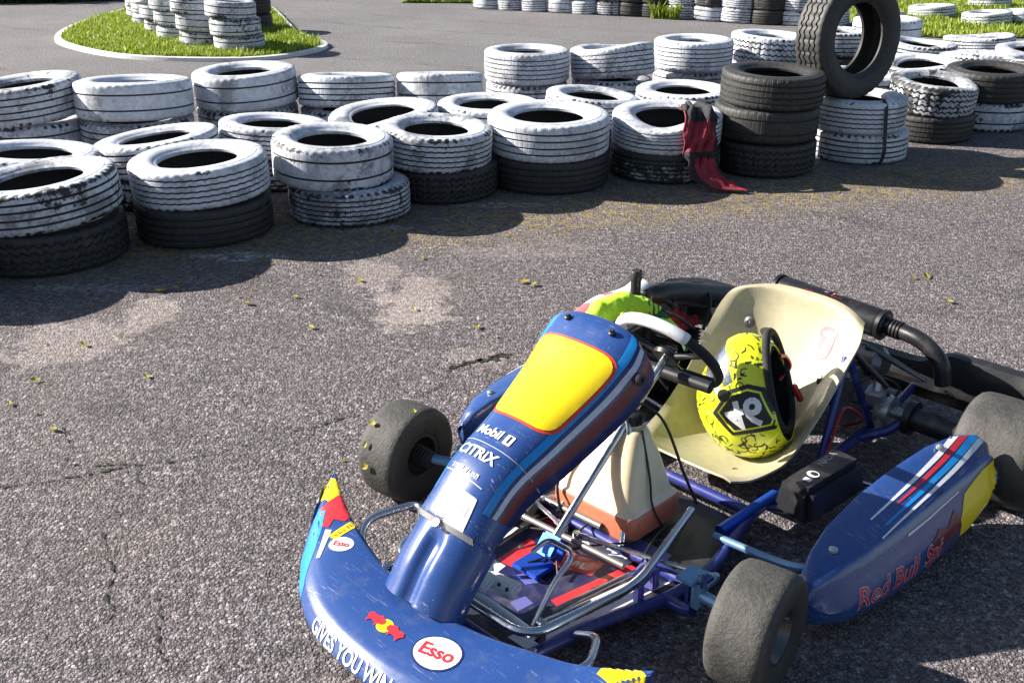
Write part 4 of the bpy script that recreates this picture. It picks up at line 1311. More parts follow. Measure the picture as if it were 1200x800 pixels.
# white grip on the forward arc of the rim
bm = bmesh.new()
arc = [V3((Rw * math.cos(R_(t)), Rw * math.sin(R_(t)), .0015)) for t in range(-166, -44, 4)]
tube(bm, arc, [.0142] + [.0155] * (len(arc) - 2) + [.0142], 14)
tree_ = None
for ch, t in zip('OMP', (-150, -133, -116)):
    rd = V3((math.cos(R_(t)), math.sin(R_(t)), 0)); tg = V3((-math.sin(R_(t)), math.cos(R_(t)), 0))
    nn = (rd * .80 - V3((0, 0, .60))).normalized()
    vv_ = nn.cross(tg)
    Dg = Decal(bm, rd * Rw + nn * .05, tg, vv_, .12)
    if tree_ is None: tree_ = Dg.tree
    Dg.tree = tree_
    Dg.text(ch, 0, 0, .030, 1, .0012, bold=.04)
part('rim_grip', bm, [WHT, RED], we)

# ---- fuel tank
bm = bmesh.new()
def tank_ring(z, x0, x1, y0, y1, r):
    return [V3((x, y, z)) for x, y in rrect(x0, x1, y0, y1, r)]
levels = [(.062, -.130, .100, .140, .330, .03), (.066, -.142, .112, .130, .342, .03), (.120, -.142, .112, .130, .342, .03), (.128, -.138, .108, .134, .338, .028), (.134, -.128, .098, .142, .330, .028), (.145, -.124, .094, .146, .326, .028), (.175, -.117, .087, .155, .322, .034), (.21, -.104, .075, .170, .318, .038), (.245, -.084, .062, .190, .315, .042), (.272, -.064, .050, .210, .310, .042), (.290, -.046, .040, .226, .305, .036), (.298, -.030, .030, .235, .298, .025)]
RR = []
for z_, *a in levels: RR.append([bm.verts.new(p) for p in tank_ring(z_, *a)])
for i in range(len(RR) - 1):
    for k in range(24):
        f = bm.faces.new((RR[i][k], RR[i][(k + 1) % 24], RR[i + 1][(k + 1) % 24], RR[i + 1][k]))
        f.material_index = 1 if i <= 2 else 2 if i == 3 else 0
bm.faces.new(RR[0][::-1]); bm.faces.new(RR[-1])
cyl(bm, (.0, .266, .296), (.0, .266, .308), .022, 20)
te = part('fuel_tank', bm, [TANKM, FUEL, TANKW])
bm = bmesh.new()
lathe(bm, [(0, .030), (.020, .030), (.0245, .026), (.0255, .002), (.024, 0), (0, 0)], 28, Matrix.Translation((0, .266, .307)))
for k in range(14):
    a = 2 * PI * k / 14
    box(bm, (.0255 * math.cos(a), .266 + .0255 * math.sin(a), .320), (.004, .004, .022), (0, 0, a))
tube(bm, smooth_path([(.0, .266, .337), (.01, .29, .352), (.05, .33, .30), (.10, .36, .16), (.13, .38, .08)], 6), .0038, 8)
part('tank_cap', bm, BLK, te)
bm = bmesh.new()
tube(bm, smooth_path([(-.035, .24, .30), (-.085, .17, .22), (-.118, .13, .15), (-.08, .10, .07)], 6), .0042, 8)
tube(bm, smooth_path([(.035, .26, .30), (.085, .235, .20), (.108, .22, .14), (.13, .24, .075)], 6), .0032, 8)
part('fuel_hose', bm, BLK, te)

# ---- pedals and floor hardware
bm = bmesh.new()
cyl(bm, (-.195, -.285, .095), (.08, -.28, .095), .012)
box(bm, (.045, -.225, .105), (.075, .045, .022), (R_(10), 0, R_(8)), bev=.004)
box(bm, (.02, -.255, .118), (.03, .05, .016), (R_(20), 0, 0), bev=.004)
for dx in (.02, .045, .07):
    cyl(bm, (dx, -.238, .112), (dx, -.238, .119), .004, 8, mi=1)
cyl(bm, (.08, -.28, .095), (.20, -.285, .095), .010)
part('pedal_axle', bm, [WHT, BLK])
for sx in (-1, 1):
    bm = bmesh.new()
    x = sx * .14
    pts = fillet([(x + sx * .035, -.265, .095), (x + sx * .035, -.20, .175), (x + sx * .03, -.13, .205), (x - sx * .055, -.125, .20), (x - sx * .06, -.17, .185)], .03)
    tube(bm, pts, .0062)
    tube(bm, [(x + sx * .035, -.265, .095), (x + sx * .05, -.10, .075)], .0045)
    part('pedal', bm, CHROME)
bm = bmesh.new()
tube(bm, [(-.14, -.15, .075), (-.17, .20, .075)], .006)
tube(bm, [(.15, -.18, .07), (.20, .12, .07)], .006)
tube(bm, [(-.19, .02, .085), (.17, .04, .085)], .008)
tube(bm, [(-.20, .11, .090), (.03, .125, .085)], .009)
tube(bm, [(-.17, -.21, .06), (-.23, .10, .066)], .010)
part('brake_rod', bm, STEEL)
bm = bmesh.new()
box(bm, (-.165, .06, .085), (.055, .075, .04), (0, 0, R_(12)), bev=.006)
cyl(bm, (-.165, .06, .10), (-.165, .06, .125), .018)
cyl(bm, (-.15, .10, .09), (-.13, .16, .085), .008)
part('brake_cylinder', bm, ALU)
bm = bmesh.new()
box(bm, (.235, .025, .10), (.028, .055, .03), (0, 0, R_(10)), bev=.005)
box(bm, (.225, .06, .075), (.05, .03, .05), (0, 0, R_(10)), bev=.005)
box(bm, (.25, -.005, .075), (.02, .02, .05), bev=.004)
part('frame_clamp', bm, PURP)
bm = bmesh.new()
rg = random.Random(11)
for k in range(7):
    a = V3((rg.uniform(-.2, .2), rg.uniform(-.25, .05), .06)); b = V3((rg.uniform(-.2, .2), rg.uniform(.1, .4), .06))
    tube(bm, smooth_path([a, a.lerp(b, .35) + V3((rg.uniform(-.04, .04), 0, .02)), a.lerp(b, .7) + V3((rg.uniform(-.04, .04), 0, .015)), b], 5), .0028, 6)
part('cable', bm, BLK)

# ---- seat
SC = [(.485, .108), (.53, .080), (.62, .058), (.72, .052), (.82, .070), (.895, .125), (.95, .21), (.995, .295), (1.025, .372), (1.035, .420), (1.04, .436)]
SR = [(.485, .112), (.53, .108), (.60, .112), (.66, .122), (.73, .160), (.80, .208), (.86, .262), (.915, .320), (.965, .368), (.995, .398), (1.012, .408)]
SW = [.135, .165, .185, .195, .198, .200, .202, .205, .205, .195, .18]
scp = smooth_path([(0, y, z_) for y, z_ in SC], 5); srp = smooth_path([(0, y, z_) for y, z_ in SR], 5); swp = smooth_path([(w_, 0, 0) for w_ in SW], 5)
def seat_p(a, b):
    u = b * 2 - 1
    f = a * (len(scp) - 1); i = min(int(f), len(scp) - 2); t = f - i
    c = scp[i].lerp(scp[i + 1], t); r = srp[i].lerp(srp[i + 1], t); w_ = swp[i].lerp(swp[i + 1], t).x
    k = abs(u) ** 2.6
    if u < 0: r = V3((0, r.y - .035 * min(1, a * 1.5), r.z + .012 * a))
    x = w_ * math.copysign(abs(u) ** .85, u)
    q = c.lerp(r, k)
    if abs(u) > .93:      # rolled lip
        e = (abs(u) - .93) / .07
        x += math.copysign(.012 * e, u); q.z -= .006 * e
    if a > .95: q.y += .012 * (a - .95) / .05
    return V3((x + .01, q.y, q.z))
bm = bmesh.new()
grid_mesh(bm, seat_p, 60, 48)
bmesh.ops.recalc_face_normals(bm, faces=bm.faces[:])
up = max(bm.faces, key=lambda f: -abs(f.calc_center_median().x - .01) - abs(f.calc_center_median().y - .68))
if up.normal.z < 0: bmesh.ops.reverse_faces(bm, faces=bm.faces[:])
solidify(bm, .006)
# red printed mark on the back rest, driver's left
nb = V3((0, -.90, .42)).normalized()
D = Decal(bm, V3((.115, .965, .345)) + nb * .1, (1, 0, 0), V3((0, .42, .90)), .5)
D.ellipse(.0, .022, .030, .022, 1, .0012)
D.ellipse(.002, .022, .022, .008, 2, .002)
D.poly([(-.022, .012), (.026, .016), (.026, -.02), (.018, -.045), (.0, -.055), (-.018, -.042), (-.024, -.015)], 1, .0016, .008)
D.poly([(-.004, .002), (.010, .004), (.008, -.030), (.0, -.034), (-.006, -.02)], 2, .0024, .008)
rim_v = None
seat = part('seat', bm, [FIBRE, PINK, PINKL])
for p in ((-.115, .955, .335), (-.13, .90, .215), (.15, .93, .24), (.10, .60, .066)):
    bm = bmesh.new()
    h = V3(p); n_ = nb if p[2] > .1 else V3((0, 0, 1))
    q = V3((0, 0, 1)).rotation_difference(n_).to_matrix().to_4x4()
    lathe(bm, [(0, .004), (.005, .004), (.006, .007), (.009, .006), (.017, .003), (.0175, 0), (0, -.004)], 18, Matrix.Translation(h) @ q)
    part('bolt', bm, BLK, seat)

# ---- rear axle and hangers
bm = bmesh.new()
cyl(bm, (-.60, 1.09, .140), (.60, 1.09, .140), .0165, 18)
part('rear_axle', bm, STEEL)
for sx in (-1, 1):
    bm = bmesh.new()
    box(bm, (sx * .275, 1.09, .115), (.022, .085, .11), bev=.008)
    lathe(bm, [(.019, -.02), (.042, -.02), (.045, 0), (.042, .02), (.019, .02)], 24, Matrix.Translation((sx * .275, 1.09, .14)) @ Matrix.Rotation(R_(90), 4, 'Y'), closed=True)
    box(bm, (sx * .275, 1.05, .195), (.02, .03, .06), bev=.004)
    part('bearing_hanger', bm, ALU if sx > 0 else BLKM)
bm = bmesh.new()
cyl(bm, (.34, 1.09, .14), (.50, 1.09, .14), .034, 20)
lathe(bm, [(.034, 0), (.05, 0), (.05, .02), (.034, .02)], 20, Matrix.Translation((.34, 1.09, .14)) @ Matrix.Rotation(R_(90), 4, 'Y'), closed=True)
part('wheel_carrier', bm, BLKM)
bm = bmesh.new()
lathe(bm, [(.02, -.004), (.095, -.004), (.095, .004), (.02, .004)], 40, Matrix.Translation((.17, 1.09, .14)) @ Matrix.Rotation(R_(90), 4, 'Y'), closed=True)
box(bm, (.17, 1.02, .2), (.06, .05, .08), bev=.008, mi=0)
part('brake_disc', bm, STEEL)
bm = bmesh.new()
N_ = 44
lathe(bm, [(.02, -.003), (.085, -.003), (.085, .003), (.02, .003)], N_, Matrix.Translation((-.18, 1.09, .14)) @ Matrix.Rotation(R_(90), 4, 'Y'), closed=True)
part('sprocket', bm, STEEL)
# seat stay on the driver's left and brake pump
bm = bmesh.new()
tube(bm, [(.215, .955, .345), (.285, 1.045, .23)], .009)
tube(bm, [(.205, 1.01, .30), (.29, 1.06, .20)], .007)
part('seat_stay', bm, BLKM)

# ---- rear bumper
bm = bmesh.new()
def bump_p(a, b):
    x = (a * 2 - 1) * .66
    t = abs(x) / .66
    y = 1.375 - .10 * max(0, (t - .80) / .20) ** 2
    sec = [(.02, .07), (-.012, .075), (-.022, .10), (-.022, .20), (-.012, .235), (.02, .24), (.045, .22), (.05, .15), (.045, .09), (.02, .07)]
    f = b * (len(sec) - 1); i = min(int(f), len(sec) - 2); k = f - i
    sy = sec[i][0] * (1 - k) + sec[i + 1][0] * k; sz = sec[i][1] * (1 - k) + sec[i + 1][1] * k
    dip = .05 * (1 - min(1, max(0, (t - .35) / .15)))
    return V3((x, y + sy, sz - (dip if sz > .15 else 0)))
V = grid_mesh(bm, bump_p, 44, 27)
bmesh.ops.remove_doubles(bm, verts=bm.verts[:], dist=.0005)
bmesh.ops.holes_fill(bm, edges=[e for e in bm.edges if e.is_boundary], sides=60)
bmesh.ops.recalc_face_normals(bm, faces=bm.faces[:])
part('rear_bumper', bm, BLK)
for sx in (-1, 1):
    bm = bmesh.new()
    tube(bm, [(sx * .235, 1.18, .058), (sx * .235, 1.37, .11)], .012)
    part('bumper_bar', bm, FRAME)

# ---- engine on the driver's right
ee = child_empty('engine', (0, 0, 0))
bm = bmesh.new()
box(bm, (-.345, .90, .13), (.15, .17, .13), bev=.02)
box(bm, (-.345, .90, .062), (.18, .2, .014), bev=.003)
cyl(bm, (-.27, .92, .12), (-.225, .92, .12), .055, 24)
cyl(bm, (-.42, .92, .12), (-.45, .92, .12), .05, 24)
part('crankcase', bm, BLKM, ee)
bm = bmesh.new()
for k in range(6):
    box(bm, (-.345, .90, .205 + k * .011), (.125, .12, .005), bev=.002)
box(bm, (-.345, .90, .23), (.10, .10, .08), bev=.01)
part('cylinder', bm, BLKM, ee)
bm = bmesh.new()
box(bm, (-.345, .90, .285), (.12, .12, .022), bev=.008)
cyl(bm, (-.345, .90, .295), (-.345, .90, .315), .034, 20)
cyl(bm, (-.345, .90, .315), (-.345, .90, .335), .010, 8)
for a in range(4): cyl(bm, (-.345 + .045 * (1 if a % 2 else -1), .90 + .045 * (1 if a > 1 else -1), .295), (-.345 + .045 * (1 if a % 2 else -1), .90 + .045 * (1 if a > 1 else -1), .303), .008, 6)
part('cylinder_head', bm, REDM, ee)
bm = bmesh.new()
tube(bm, smooth_path([(-.345, .90, .33), (-.36, .87, .36), (-.42, .84, .34), (-.44, .82, .26)], 6), .005, 8)
cyl(bm, (-.345, .90, .33), (-.35, .89, .352), .010)
part('spark_lead', bm, BLK, ee)
bm = bmesh.new()
tube(bm, smooth_path([(-.35, 1.24, .27), (-.365, 1.10, .31), (-.385, .96, .352), (-.40, .83, .375)], 5), [.03, .034] + [.036] * 12 + [.03, .02], 18)
tube(bm, [(-.40, .87, .36), (-.35, .90, .30)], .02, 14)
part('airbox', bm, BLK, ee)
bm = bmesh.new()
cyl(bm, (-.435, .815, .37), (-.435, .815, .425), .016, 14)
lathe(bm, [(0, .03), (.014, .03), (.018, .022), (.018, 0), (0, 0)], 14, Matrix.Translation((-.435, .815, .42)))
box(bm, (-.428, .815, .452), (.022, .012, .008), bev=.002)
part('filler_neck', bm, BLK, ee)
bm = bmesh.new()
box(bm, (-.405, .845, .368), (.060, .045, .028), (0, R_(10), R_(20)), bev=.012)
part('carburettor', bm, FIBRE, ee)
bm = bmesh.new()
def cov(a, b):
    y = .64 + .33 * a; t = b * 2 - 1
    return V3((-.535 + .055 * t + .01 * math.sin(a * 9), y, .352 - .035 * abs(t) ** 2.5 - .03 * (1 - a) ** 2 + .008 * math.sin(a * 7)))
grid_mesh(bm, cov, 16, 8, lambda a, b: 1 if a < .22 or (.5 < a < .6 and b < .5) else 0)
solidify(bm, .004)
part('side_cover', bm, [WHT, PINK], ee)
bm = bmesh.new()
box(bm, (-.46, .98, .30), (.05, .12, .06), (0, R_(15), R_(10)), bev=.008)
cyl(bm, (-.43, 1.06, .28), (-.33, 1.10, .29), .012)
cyl(bm, (-.50, .90, .30), (-.42, .93, .335), .008)
tube(bm, smooth_path([(-.47, .78, .30), (-.40, .74, .37), (-.30, .80, .36), (-.27, .90, .28)], 6), .006)
tube(bm, smooth_path([(-.52, .98, .26), (-.44, 1.05, .35), (-.33, 1.06, .33), (-.29, .98, .25)], 6), .005)
part('intake', bm, BLKM, ee)
bm = bmesh.new()
cyl(bm, (-.40, .955, .335), (-.40, .97, .355), .012, 12)
part('cable_adjuster', bm, ALU, ee)
bm = bmesh.new()
for k in range(11):
    box(bm, (-.40, .62, .14 + k * .016), (.16, .028, .006), mi=0)
box(bm, (-.485, .62, .22), (.018, .04, .20), mi=0, bev=.004); box(bm, (-.315, .62, .22), (.018, .04, .20), mi=0, bev=.004)
box(bm, (-.40, .62, .327), (.19, .042, .022), mi=0, bev=.006); box(bm, (-.40, .62, .115), (.19, .042, .022), mi=0, bev=.006)
tube(bm, smooth_path([(-.33, .63, .33), (-.31, .70, .35), (-.33, .82, .33), (-.345, .86, .30)], 6), .011, 10, mi=1)
tube(bm, smooth_path([(-.46, .64, .12), (-.44, .74, .09), (-.40, .82, .10)], 6), .011, 10, mi=1)
part('radiator', bm, [ALU, BLK], ee)

def helix(bm, a, b, R, r, turns):
    a = V3(a); b = V3(b); d = (b - a).normalized(); u = d.orthogonal().normalized(); w_ = d.cross(u)
    tube(bm, [a.lerp(b, i / (turns * 10)) + (u * math.cos(2 * PI * i / 10) + w_ * math.sin(2 * PI * i / 10)) * R for i in range(turns * 10 + 1)], r, 6)
for a_, b_ in (((-.15, 1.20, .30), (-.12, 1.23, .21)), ((.06, 1.18, .30), (.10, 1.17, .24))):
    bm = bmesh.new(); helix(bm, a_, b_, .008, .0016, 9); part('spring', bm, STEEL, ee)
bm = bmesh.new()
ch = [(-.18, 1.09 + .086 * math.cos(a), .14 + .086 * math.sin(a)) for a in [R_(t) for t in range(-100, 101, 12)]] + [(-.18, .92 + .03 * math.cos(a), .12 + .03 * math.sin(a)) for a in [R_(t) for t in range(95, 266, 20)]]
tube(bm, ch, .006, 6, closed=True)
part('chain', bm, STEEL, ee)
bm = bmesh.new()
box(bm, (-.18, 1.0, .235), (.03, .24, .006), (R_(-6), 0, 0), bev=.002)
box(bm, (-.197, 1.0, .20), (.005, .24, .07), (R_(-6), 0, 0), bev=.002)
part('chain_guard', bm, BLK, ee)
bm = bmesh.new()
tube(bm, smooth_path([(.20, 1.0, .09), (.26, .98, .14), (.24, .90, .20), (.25, .82, .12), (.27, .72, .075)], 6), .0045, 8)
part('brake_hose', bm, REDM)
bm = bmesh.new()
tube(bm, smooth_path([(.22, 1.14, .08), (.30, 1.10, .21), (.25, 1.02, .26), (.21, .98, .20)], 6), .0035, 8)
part('brake_hose', bm, BLK)
bm = bmesh.new()
box(bm, (.265, 1.03, .205), (.05, .045, .04), (R_(20), 0, R_(10)), bev=.006)
cyl(bm, (.265, 1.03, .22), (.265, 1.035, .25), .014)
part('brake_pump', bm, ALU)

# ---- exhaust across the back
xe = child_empty('exhaust', (0, 0, 0))
bm = bmesh.new()
a = V3((-.21, 1.262, .335)); b = V3((.175, 1.235, .325)); d = (b - a).normalized()
tube(bm, [a, a + d * .01, a + d * .03, b - d * .03, b - d * .01, b], [.030, .040, .044, .044, .040, .030], 28)
for k in (.02, .5, .97):
    q = a.lerp(b, k)
    tube(bm, [q - d * .006, q + d * .006], .0465, 28)
D = Decal(bm, (0, 1.25, .7), (1, 0, 0), (0, 1, 0), 1)
D.poly([(-.10, -.020), (.150, -.022), (.150, .034), (-.10, .034)], 1, .0015, .01)
D.poly([(-.04, -.008), (.02, -.008), (.02, .004), (-.04, .004)], 2, .0022, .01)
part('silencer', bm, [BLKM, RED, PINKL], xe)
bm = bmesh.new()
pts = smooth_path([b - d * .01, b + d * .05, b + d * .12 + V3((0, -.008, -.006)), b + d * .18 + V3((0, -.01, -.045)), b + d * .20 + V3((0, -.005, -.11))], 6)
tube(bm, pts, .024, 18)
for k in range(4): 
    q = b + d * (.012 + k * .011)
    tube(bm, [q - d * .003, q + d * .003], .0275, 20)
part('elbow', bm, BLKM, xe)
bm = bmesh.new()
tube(bm, smooth_path([(-.28, .98, .20), (-.22, 1.12, .21), (-.08, 1.19, .215), (.10, 1.18, .225), (.22, 1.17, .235)], 6), [.02] * 6 + [.03] * 6 + [.045] * 6 + [.048] * 6 + [.03], 20)
tube(bm, [(.16, 1.16, .28), (.35, 1.15, .235)], [.012, .006], 10)
part('pipe', bm, SILV, xe)

# ---- black box beside the seat
bm = bmesh.new()
box(bm, (0, 0, 0), (.115, .245, .10), bev=.018)
for v in bm.verts:
    if v.co.z > 0: v.co.x *= .82; v.co.y *= .93
bmesh.ops.transform(bm, matrix=Matrix.Translation((.335, .625, .118)) @ Matrix.Rotation(R_(-7), 4, 'Z') @ Matrix.Rotation(R_(4), 4, 'X'), verts=bm.verts[:])
D = Decal(bm, (.335, .60, .5), (0, 1, 0), (-1, 0, 0), .8)
D.poly(rrect(-.055, -.04, -.008, .012, .002), 1, .0012)
D.ellipse(-.018, .004, .014, .016, 1, .0012); D.ellipse(-.016, .002, .008, .010, 0, .002)
D.text('NADA', .065, .012, .026, 2, .0012, bold=.02)
part('battery_box', bm, [BLK, WHT, plain('grey_print', (.25, .25, .27), .5)])
# cracked pale sticker below the seat front
bm = bmesh.new()
cyl(bm, (.235, .33, .072), (.245, .56, .076), .015, 14)
D = Decal(bm, (.24, .42, .4), (0, 1, 0), (-1, 0, 0), .8)
D.poly(rrect(-.01, .10, -.018, .016, .002), 1, .0012)
D.marks(.045, 0, .08, .016, 6, 2, .002)
part('side_guard', bm, [ANOD, WHT, DRED])

# ------------------------------------------------------------------ things lying on the kart
KM = Matrix.Translation((.1078, 2.031, 0)) @ Matrix.Rotation(-.785, 4, 'Z')
# helmet lying in the seat: neck opening to the driver's left, face up
he = thing('helmet', 'fluorescent yellow and black full face helmet lying in the kart seat', 'helmet')
hc = V3((.03, .745, .195))
# axes given in kart space: U crown, F face, S side
rt = V3((.707, .707, 0)); cm = V3((.456, -.77, .446)); upv = V3((-.227, .384, .895))
U = -(rt * .74 + upv * .30 + cm * .46).normalized()
F = -rt * .50 + upv * .78 - cm * .05
F = (F - U * F.dot(U)).normalized()
Sd = U.cross(F)
HM = KM @ Matrix.Translation(hc) @ Matrix((Sd, F, U)).transposed().to_4x4() @ Matrix.Scale(1.07, 4)
he.matrix_world = HM
# helmet space: x side, y face, z crown
def hel_p(a, b, sc=1.):
    th = a * 2 * PI; ph = (b - .5) * PI
    c = math.cos(ph); s = math.sin(ph)
    x = .122 * c * math.cos(th); y = .146 * c * math.sin(th); zz = .128 * s
    if s < 0: zz = .150 * s; k = 1 - .10 * s * s; x *= k; y *= k
    if y > 0: y += .018 * max(0, .25 - s) * c * math.sin(th) / .25 * 1.0   # chin juts out
    return V3((x * sc, y * sc, zz * sc))
zcut = -.098
bm = bmesh.new()
grid_mesh(bm, lambda a, b: hel_p(a, .12 + .88 * b), 72, 44, closed_u=True)
bmesh.ops.bisect_plane(bm, geom=bm.verts[:] + bm.edges[:] + bm.faces[:], plane_co=(0, 0, zcut), plane_no=(0, .25, 1), clear_inner=True)
# eye port
def port(p): return p.y > .03 and -.030 < p.z < .050 - .10 * (abs(p.x) / .12) ** 3 * .3 and abs(p.x) < .108
bmesh.ops.delete(bm, geom=[f for f in bm.faces if port(f.calc_center_median())], context='FACES')
bmesh.ops.remove_doubles(bm, verts=bm.verts[:], dist=.0006)
bmesh.ops.recalc_face_normals(bm, faces=bm.faces[:])
solidify(bm, .004)
D = Decal(bm, (.4, 0, 0), (0, 1, 0), (0, 0, 1), .8)      # side sticker, facing +x
hs = 1
Dm = Decal(bm, (-.4, 0, 0), (0, -1, 0), (0, 0, 1), .8)
for dd, sg in ((D, 1), (Dm, -1)):
    dd.poly([(-.075 * sg, -.07), (-.06 * sg, -.09), (.03 * sg, -.092), (.055 * sg, -.06), (.06 * sg, -.01), (.02 * sg, .055), (-.05 * sg, .03)][::sg], 1, .0010, .008)
    dd.poly([(-.062 * sg, -.068), (-.05 * sg, -.080), (.025 * sg, -.080), (.045 * sg, -.055), (.048 * sg, -.012), (.018 * sg, .040), (-.042 * sg, .022)][::sg], 0, .0016, .008)
    dd.poly([(-.057 * sg, -.066), (-.048 * sg, -.075), (.023 * sg, -.075), (.040 * sg, -.052), (.043 * sg, -.014), (.016 * sg, .034), (-.038 * sg, .018)][::sg], 1, .0022, .008)
    dd.text('46', -.006 * sg, -.024, .098, 2, .003, rot=R_(-100) * sg if sg > 0 else R_(-80), bold=.03, sx=.92)
# black scribble pattern over the yellow
rg = random.Random(21)
bm.faces.ensure_lookup_table()
for k in range(520):
    v_ = V3((rg.gauss(0, 1), rg.gauss(0, 1), rg.gauss(0, 1))).normalized()
    if v_.z < -.7: continue
    if abs(v_.x) > .86: continue
    t1 = v_.orthogonal().normalized()
    t1 = Matrix.Rotation(rg.uniform(0, 6.28), 3, v_) @ t1
    dd = D if False else None
    o_ = v_ * .3
    Dq = D
    # reuse the ray tree of D with another plane
    Dq2 = Decal.__new__(Decal); Dq2.bm = bm; Dq2.tree = D.tree; Dq2.o = o_; Dq2.U = t1; Dq2.N = v_; Dq2.V = v_.cross(t1); Dq2.depth = .45
    if rg.random() < .3:
        r_ = rg.uniform(.006, .016); w_ = .0026
        pts = [(r_ * math.cos(a), r_ * math.sin(a)) for a in [i * .5 for i in range(10)]] + [((r_ - w_) * math.cos(a), (r_ - w_) * math.sin(a)) for a in [i * .5 for i in range(9, -1, -1)]]
        Dq2.poly(pts, 1, .0010, .012)
    else:
        L = rg.uniform(.006, .022); w_ = rg.uniform(.0012, .0030); c_ = rg.uniform(-.006, .006)
        pts = [(-L / 2, -w_), (0, c_ - w_), (L / 2, -w_ * .4), (L / 2, w_ * .4), (0, c_ + w_), (-L / 2, w_)]
        Dq2.poly(pts, 1, .0010, .012)
obj('shell', bm, [HYEL, BLK, WHT], he)
bm = bmesh.new()
grid_mesh(bm, lambda a, b: hel_p(a, .10 + .90 * b, .955), 48, 30, closed_u=True)
bmesh.ops.bisect_plane(bm, geom=bm.verts[:] + bm.edges[:] + bm.faces[:], plane_co=(0, 0, zcut), plane_no=(0, .25, 1), clear_inner=True)
bmesh.ops.delete(bm, geom=[f for f in bm.faces if port(f.calc_center_median() / .955)], context='FACES')
for f in bm.faces: f.normal_flip()
for v in bm.verts:
    n_ = noise.noise(v.co * 30)
    v.co *= 1 - .05 * max(0, n_) - .10 * (1 if v.co.z < -.02 else .0) * (abs(v.co.x) / .12)
obj('liner', bm, LINER, he)
bm = bmesh.new()
# padded neck roll: a ring a little inside the cut edge
pts = []
for k in range(48):
    th = 2 * PI * k / 48
    q = hel_p(k / 48, .5 - math.asin(min(1, .098 / .150)) / PI, .965)
    q.z = zcut - .25 * q.y + .004
    pts.append(q)
tube(bm, pts, .0105, 10, closed=True)
obj('neck_roll', bm, BLKF, he)
bm = bmesh.new()
grid_mesh(bm, lambda a, b: hel_p(.055 + .39 * a, .5 + (-.085 + .24 * b), .985), 40, 16)
bmesh.ops.recalc_face_normals(bm, faces=bm.faces[:])
solidify(bm, .002)
obj('visor', bm, VIS, he)
for sg in (-1, 1):
    bm = bmesh.new()
    cyl(bm, (sg * .104, .050, .005), (sg * .122, .052, .005), .016, 18)
    obj('visor_pivot', bm, BLK, he)
bm = bmesh.new()
tube(bm, smooth_path([(.07, .02, -.08), (.085, .04, -.115), (.06, .07, -.125), (.03, .08, -.12)], 6), .006, 8)
box(bm, (.085, -.03, -.105), (.02, .05, .012), (0, R_(30), 0), bev=.004)
obj('chin_strap', bm, REDM, he)

# gloves over the steering wheel
def glove(name, label, palm, fingers, loc, rotz, cuff):
    bm = bmesh.new()
    def blob(path, rad):
        tube(bm, smooth_path(path, 4), [rad[min(int(i / 4), len(rad) - 2)] + (rad[min(int(i / 4) + 1, len(rad) - 1)] - rad[min(int(i / 4), len(rad) - 2)]) * ((i % 4) / 4) for i in range(4 * (len(path) - 1) + 1)], 14)
    blob(*palm)
    for f in fingers: blob(*f)
    me = bpy.data.meshes.new('tmp'); bm.to_mesh(me); bm.free()
    o = bpy.data.objects.new('tmp', me); C.objects.link(o)
    rm = o.modifiers.new('r', 'REMESH'); rm.mode = 'VOXEL'; rm.voxel_size = .0045
    sm = o.modifiers.new('s', 'SMOOTH'); sm.iterations = 4
    bpy.context.view_layer.update()
    me2 = bpy.data.meshes.new_from_object(o.evaluated_get(bpy.context.evaluated_depsgraph_get()))
    bpy.data.objects.remove(o); bpy.data.meshes.remove(me)
    for v in me2.vertices:
        n_ = noise.noise(v.co * 28) * .006 + noise.noise(v.co * 70) * .0022
        v.co += v.normal * n_
    for p in me2.polygons:
        c = p.center
        p.material_index = 0
    g = obj(name, me2, [GLOVE, GLOVED])
    for p in g.data.polygons:
        q = p.center
        if cuff(q): p.material_index = 1
    g.matrix_world = KM
    return tag(g, label, 'glove')
glove('glove', 'fluorescent green glove draped over the steering wheel behind the front panel',
      ([(-.150, .545, .470), (-.185, .515, .492), (-.215, .465, .500), (-.235, .410, .487), (-.245, .375, .465)], [.020, .026, .033, .034, .024]),
      [([(-.235, .400, .480), (-.255, .355, .455), (-.262, .335, .420)], [.014, .012, .010]),
       ([(-.22, .39, .485), (-.235, .345, .458), (-.238, .325, .415)], [.014, .012, .010]),
       ([(-.245, .42, .475), (-.275, .385, .445), (-.285, .37, .405)], [.014, .012, .010]),
       ([(-.25, .44, .47), (-.29, .42, .44), (-.30, .41, .405)], [.013, .011, .009]),
       ([(-.19, .46, .495), (-.175, .42, .475), (-.168, .39, .445)], [.016, .013, .010])],
      None, 0, lambda q: (q.z < .452 and q.x > -.24) or (q.y > .515 and (int((q.y + q.x) * 160) % 3 == 0)))
glove('glove', 'second fluorescent green glove with dark trim lying nearer the engine',
      ([(-.075, .545, .43), (-.12, .545, .455), (-.16, .53, .468), (-.19, .50, .472)], [.012, .017, .018, .012]),
      [([(-.10, .54, .445), (-.06, .53, .43), (-.03, .52, .41)], [.010, .009, .007])],
      None, 0, lambda q: q.z > .468 or q.x > -.06)

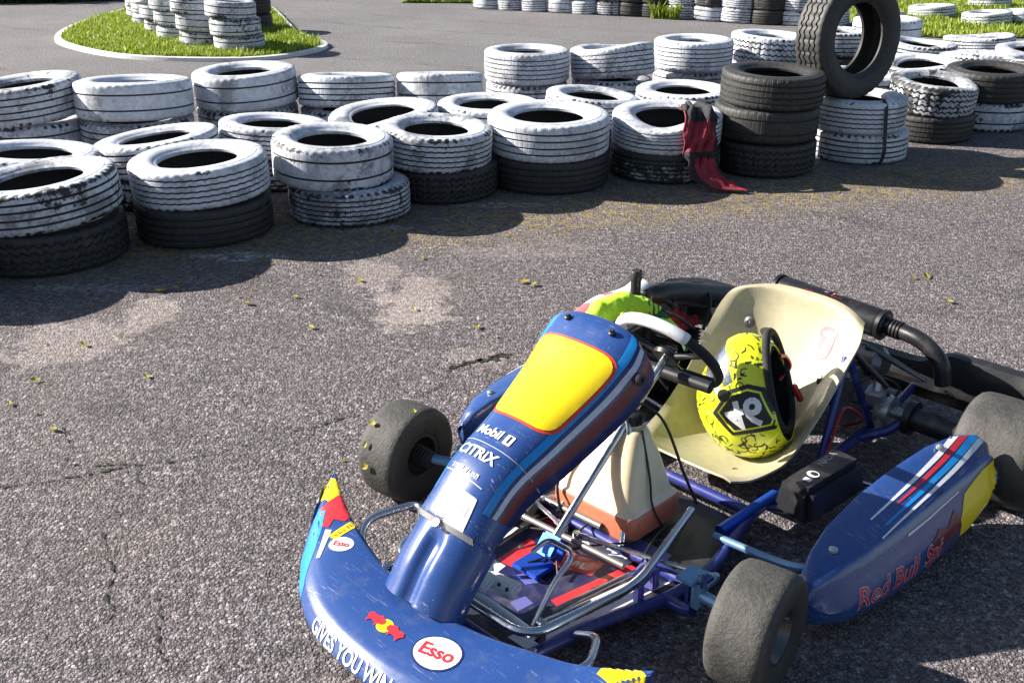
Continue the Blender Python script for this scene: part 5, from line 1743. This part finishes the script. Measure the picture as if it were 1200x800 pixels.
# wet yellow leaves stuck on the right front wheel
for i, (ang, dx, L) in enumerate(((128, -.035, .022), (152, -.03, .020), (95, .045, .020), (176, -.02, .026))):
    o = obj('leaf', leaf_mesh(40 + i, L), LEAF)
    a = R_(ang)
    r_ = .1335
    p = V3((dx, -r_ * math.cos(a) * -1 if False else r_ * math.cos(a), r_ * math.sin(a)))
    nrm = V3((0, math.cos(a), math.sin(a)))
    WM = KM @ Matrix.Translation((-.530, -.022, .130)) @ Matrix.Rotation(ST, 4, 'Z')
    o.matrix_world = WM @ Matrix.Translation(p) @ V3((0, 0, 1)).rotation_difference(nrm).to_matrix().to_4x4() @ Matrix.Rotation(i * 1.3, 4, 'Z')
    tag(o, 'small yellow leaf sticking to the tread of the kart wheel at left', 'leaf', 'leaves stuck on the kart wheel')
# ------------------------------------------------------------------ camera, light
cam = bpy.data.cameras.new('camera')
cam.lens = 36; cam.sensor_width = 36; cam.sensor_fit = 'HORIZONTAL'; cam.clip_end = 2000; cam.clip_start = .05
co = bpy.data.objects.new('camera', cam); C.objects.link(co)
co.location = (0, 0, 1.506); co.rotation_euler = (PI / 2 - .4167, 0, 0)
scene.camera = co
sd = Vector((-1.82, .45, 1)).normalized()
sun = bpy.data.lights.new('sun', 'SUN'); sun.energy = 5; sun.angle = R_(.5); sun.color = (1, .94, .85)
so = bpy.data.objects.new('sun', sun); C.objects.link(so)
so.rotation_euler = (-sd).to_track_quat('-Z', 'Y').to_euler(); so.location = (-6, 2, 8)
w = bpy.data.worlds.new('World'); scene.world = w; w.use_nodes = True
nt = w.node_tree
sky = nt.nodes.new('ShaderNodeTexSky'); sky.sky_type = 'NISHITA'; sky.sun_disc = False
sky.sun_elevation = math.asin(sd.z); sky.sun_rotation = math.atan2(sd.x, sd.y)
nt.links.new(sky.outputs[0], nt.nodes['Background'].inputs[0]); nt.nodes['Background'].inputs[1].default_value = .05
vs_ = scene.view_settings
vs_.view_transform = 'Standard'; vs_.look = 'None'; vs_.gamma = 1; vs_.use_curve_mapping = False; vs_.exposure = 1.5
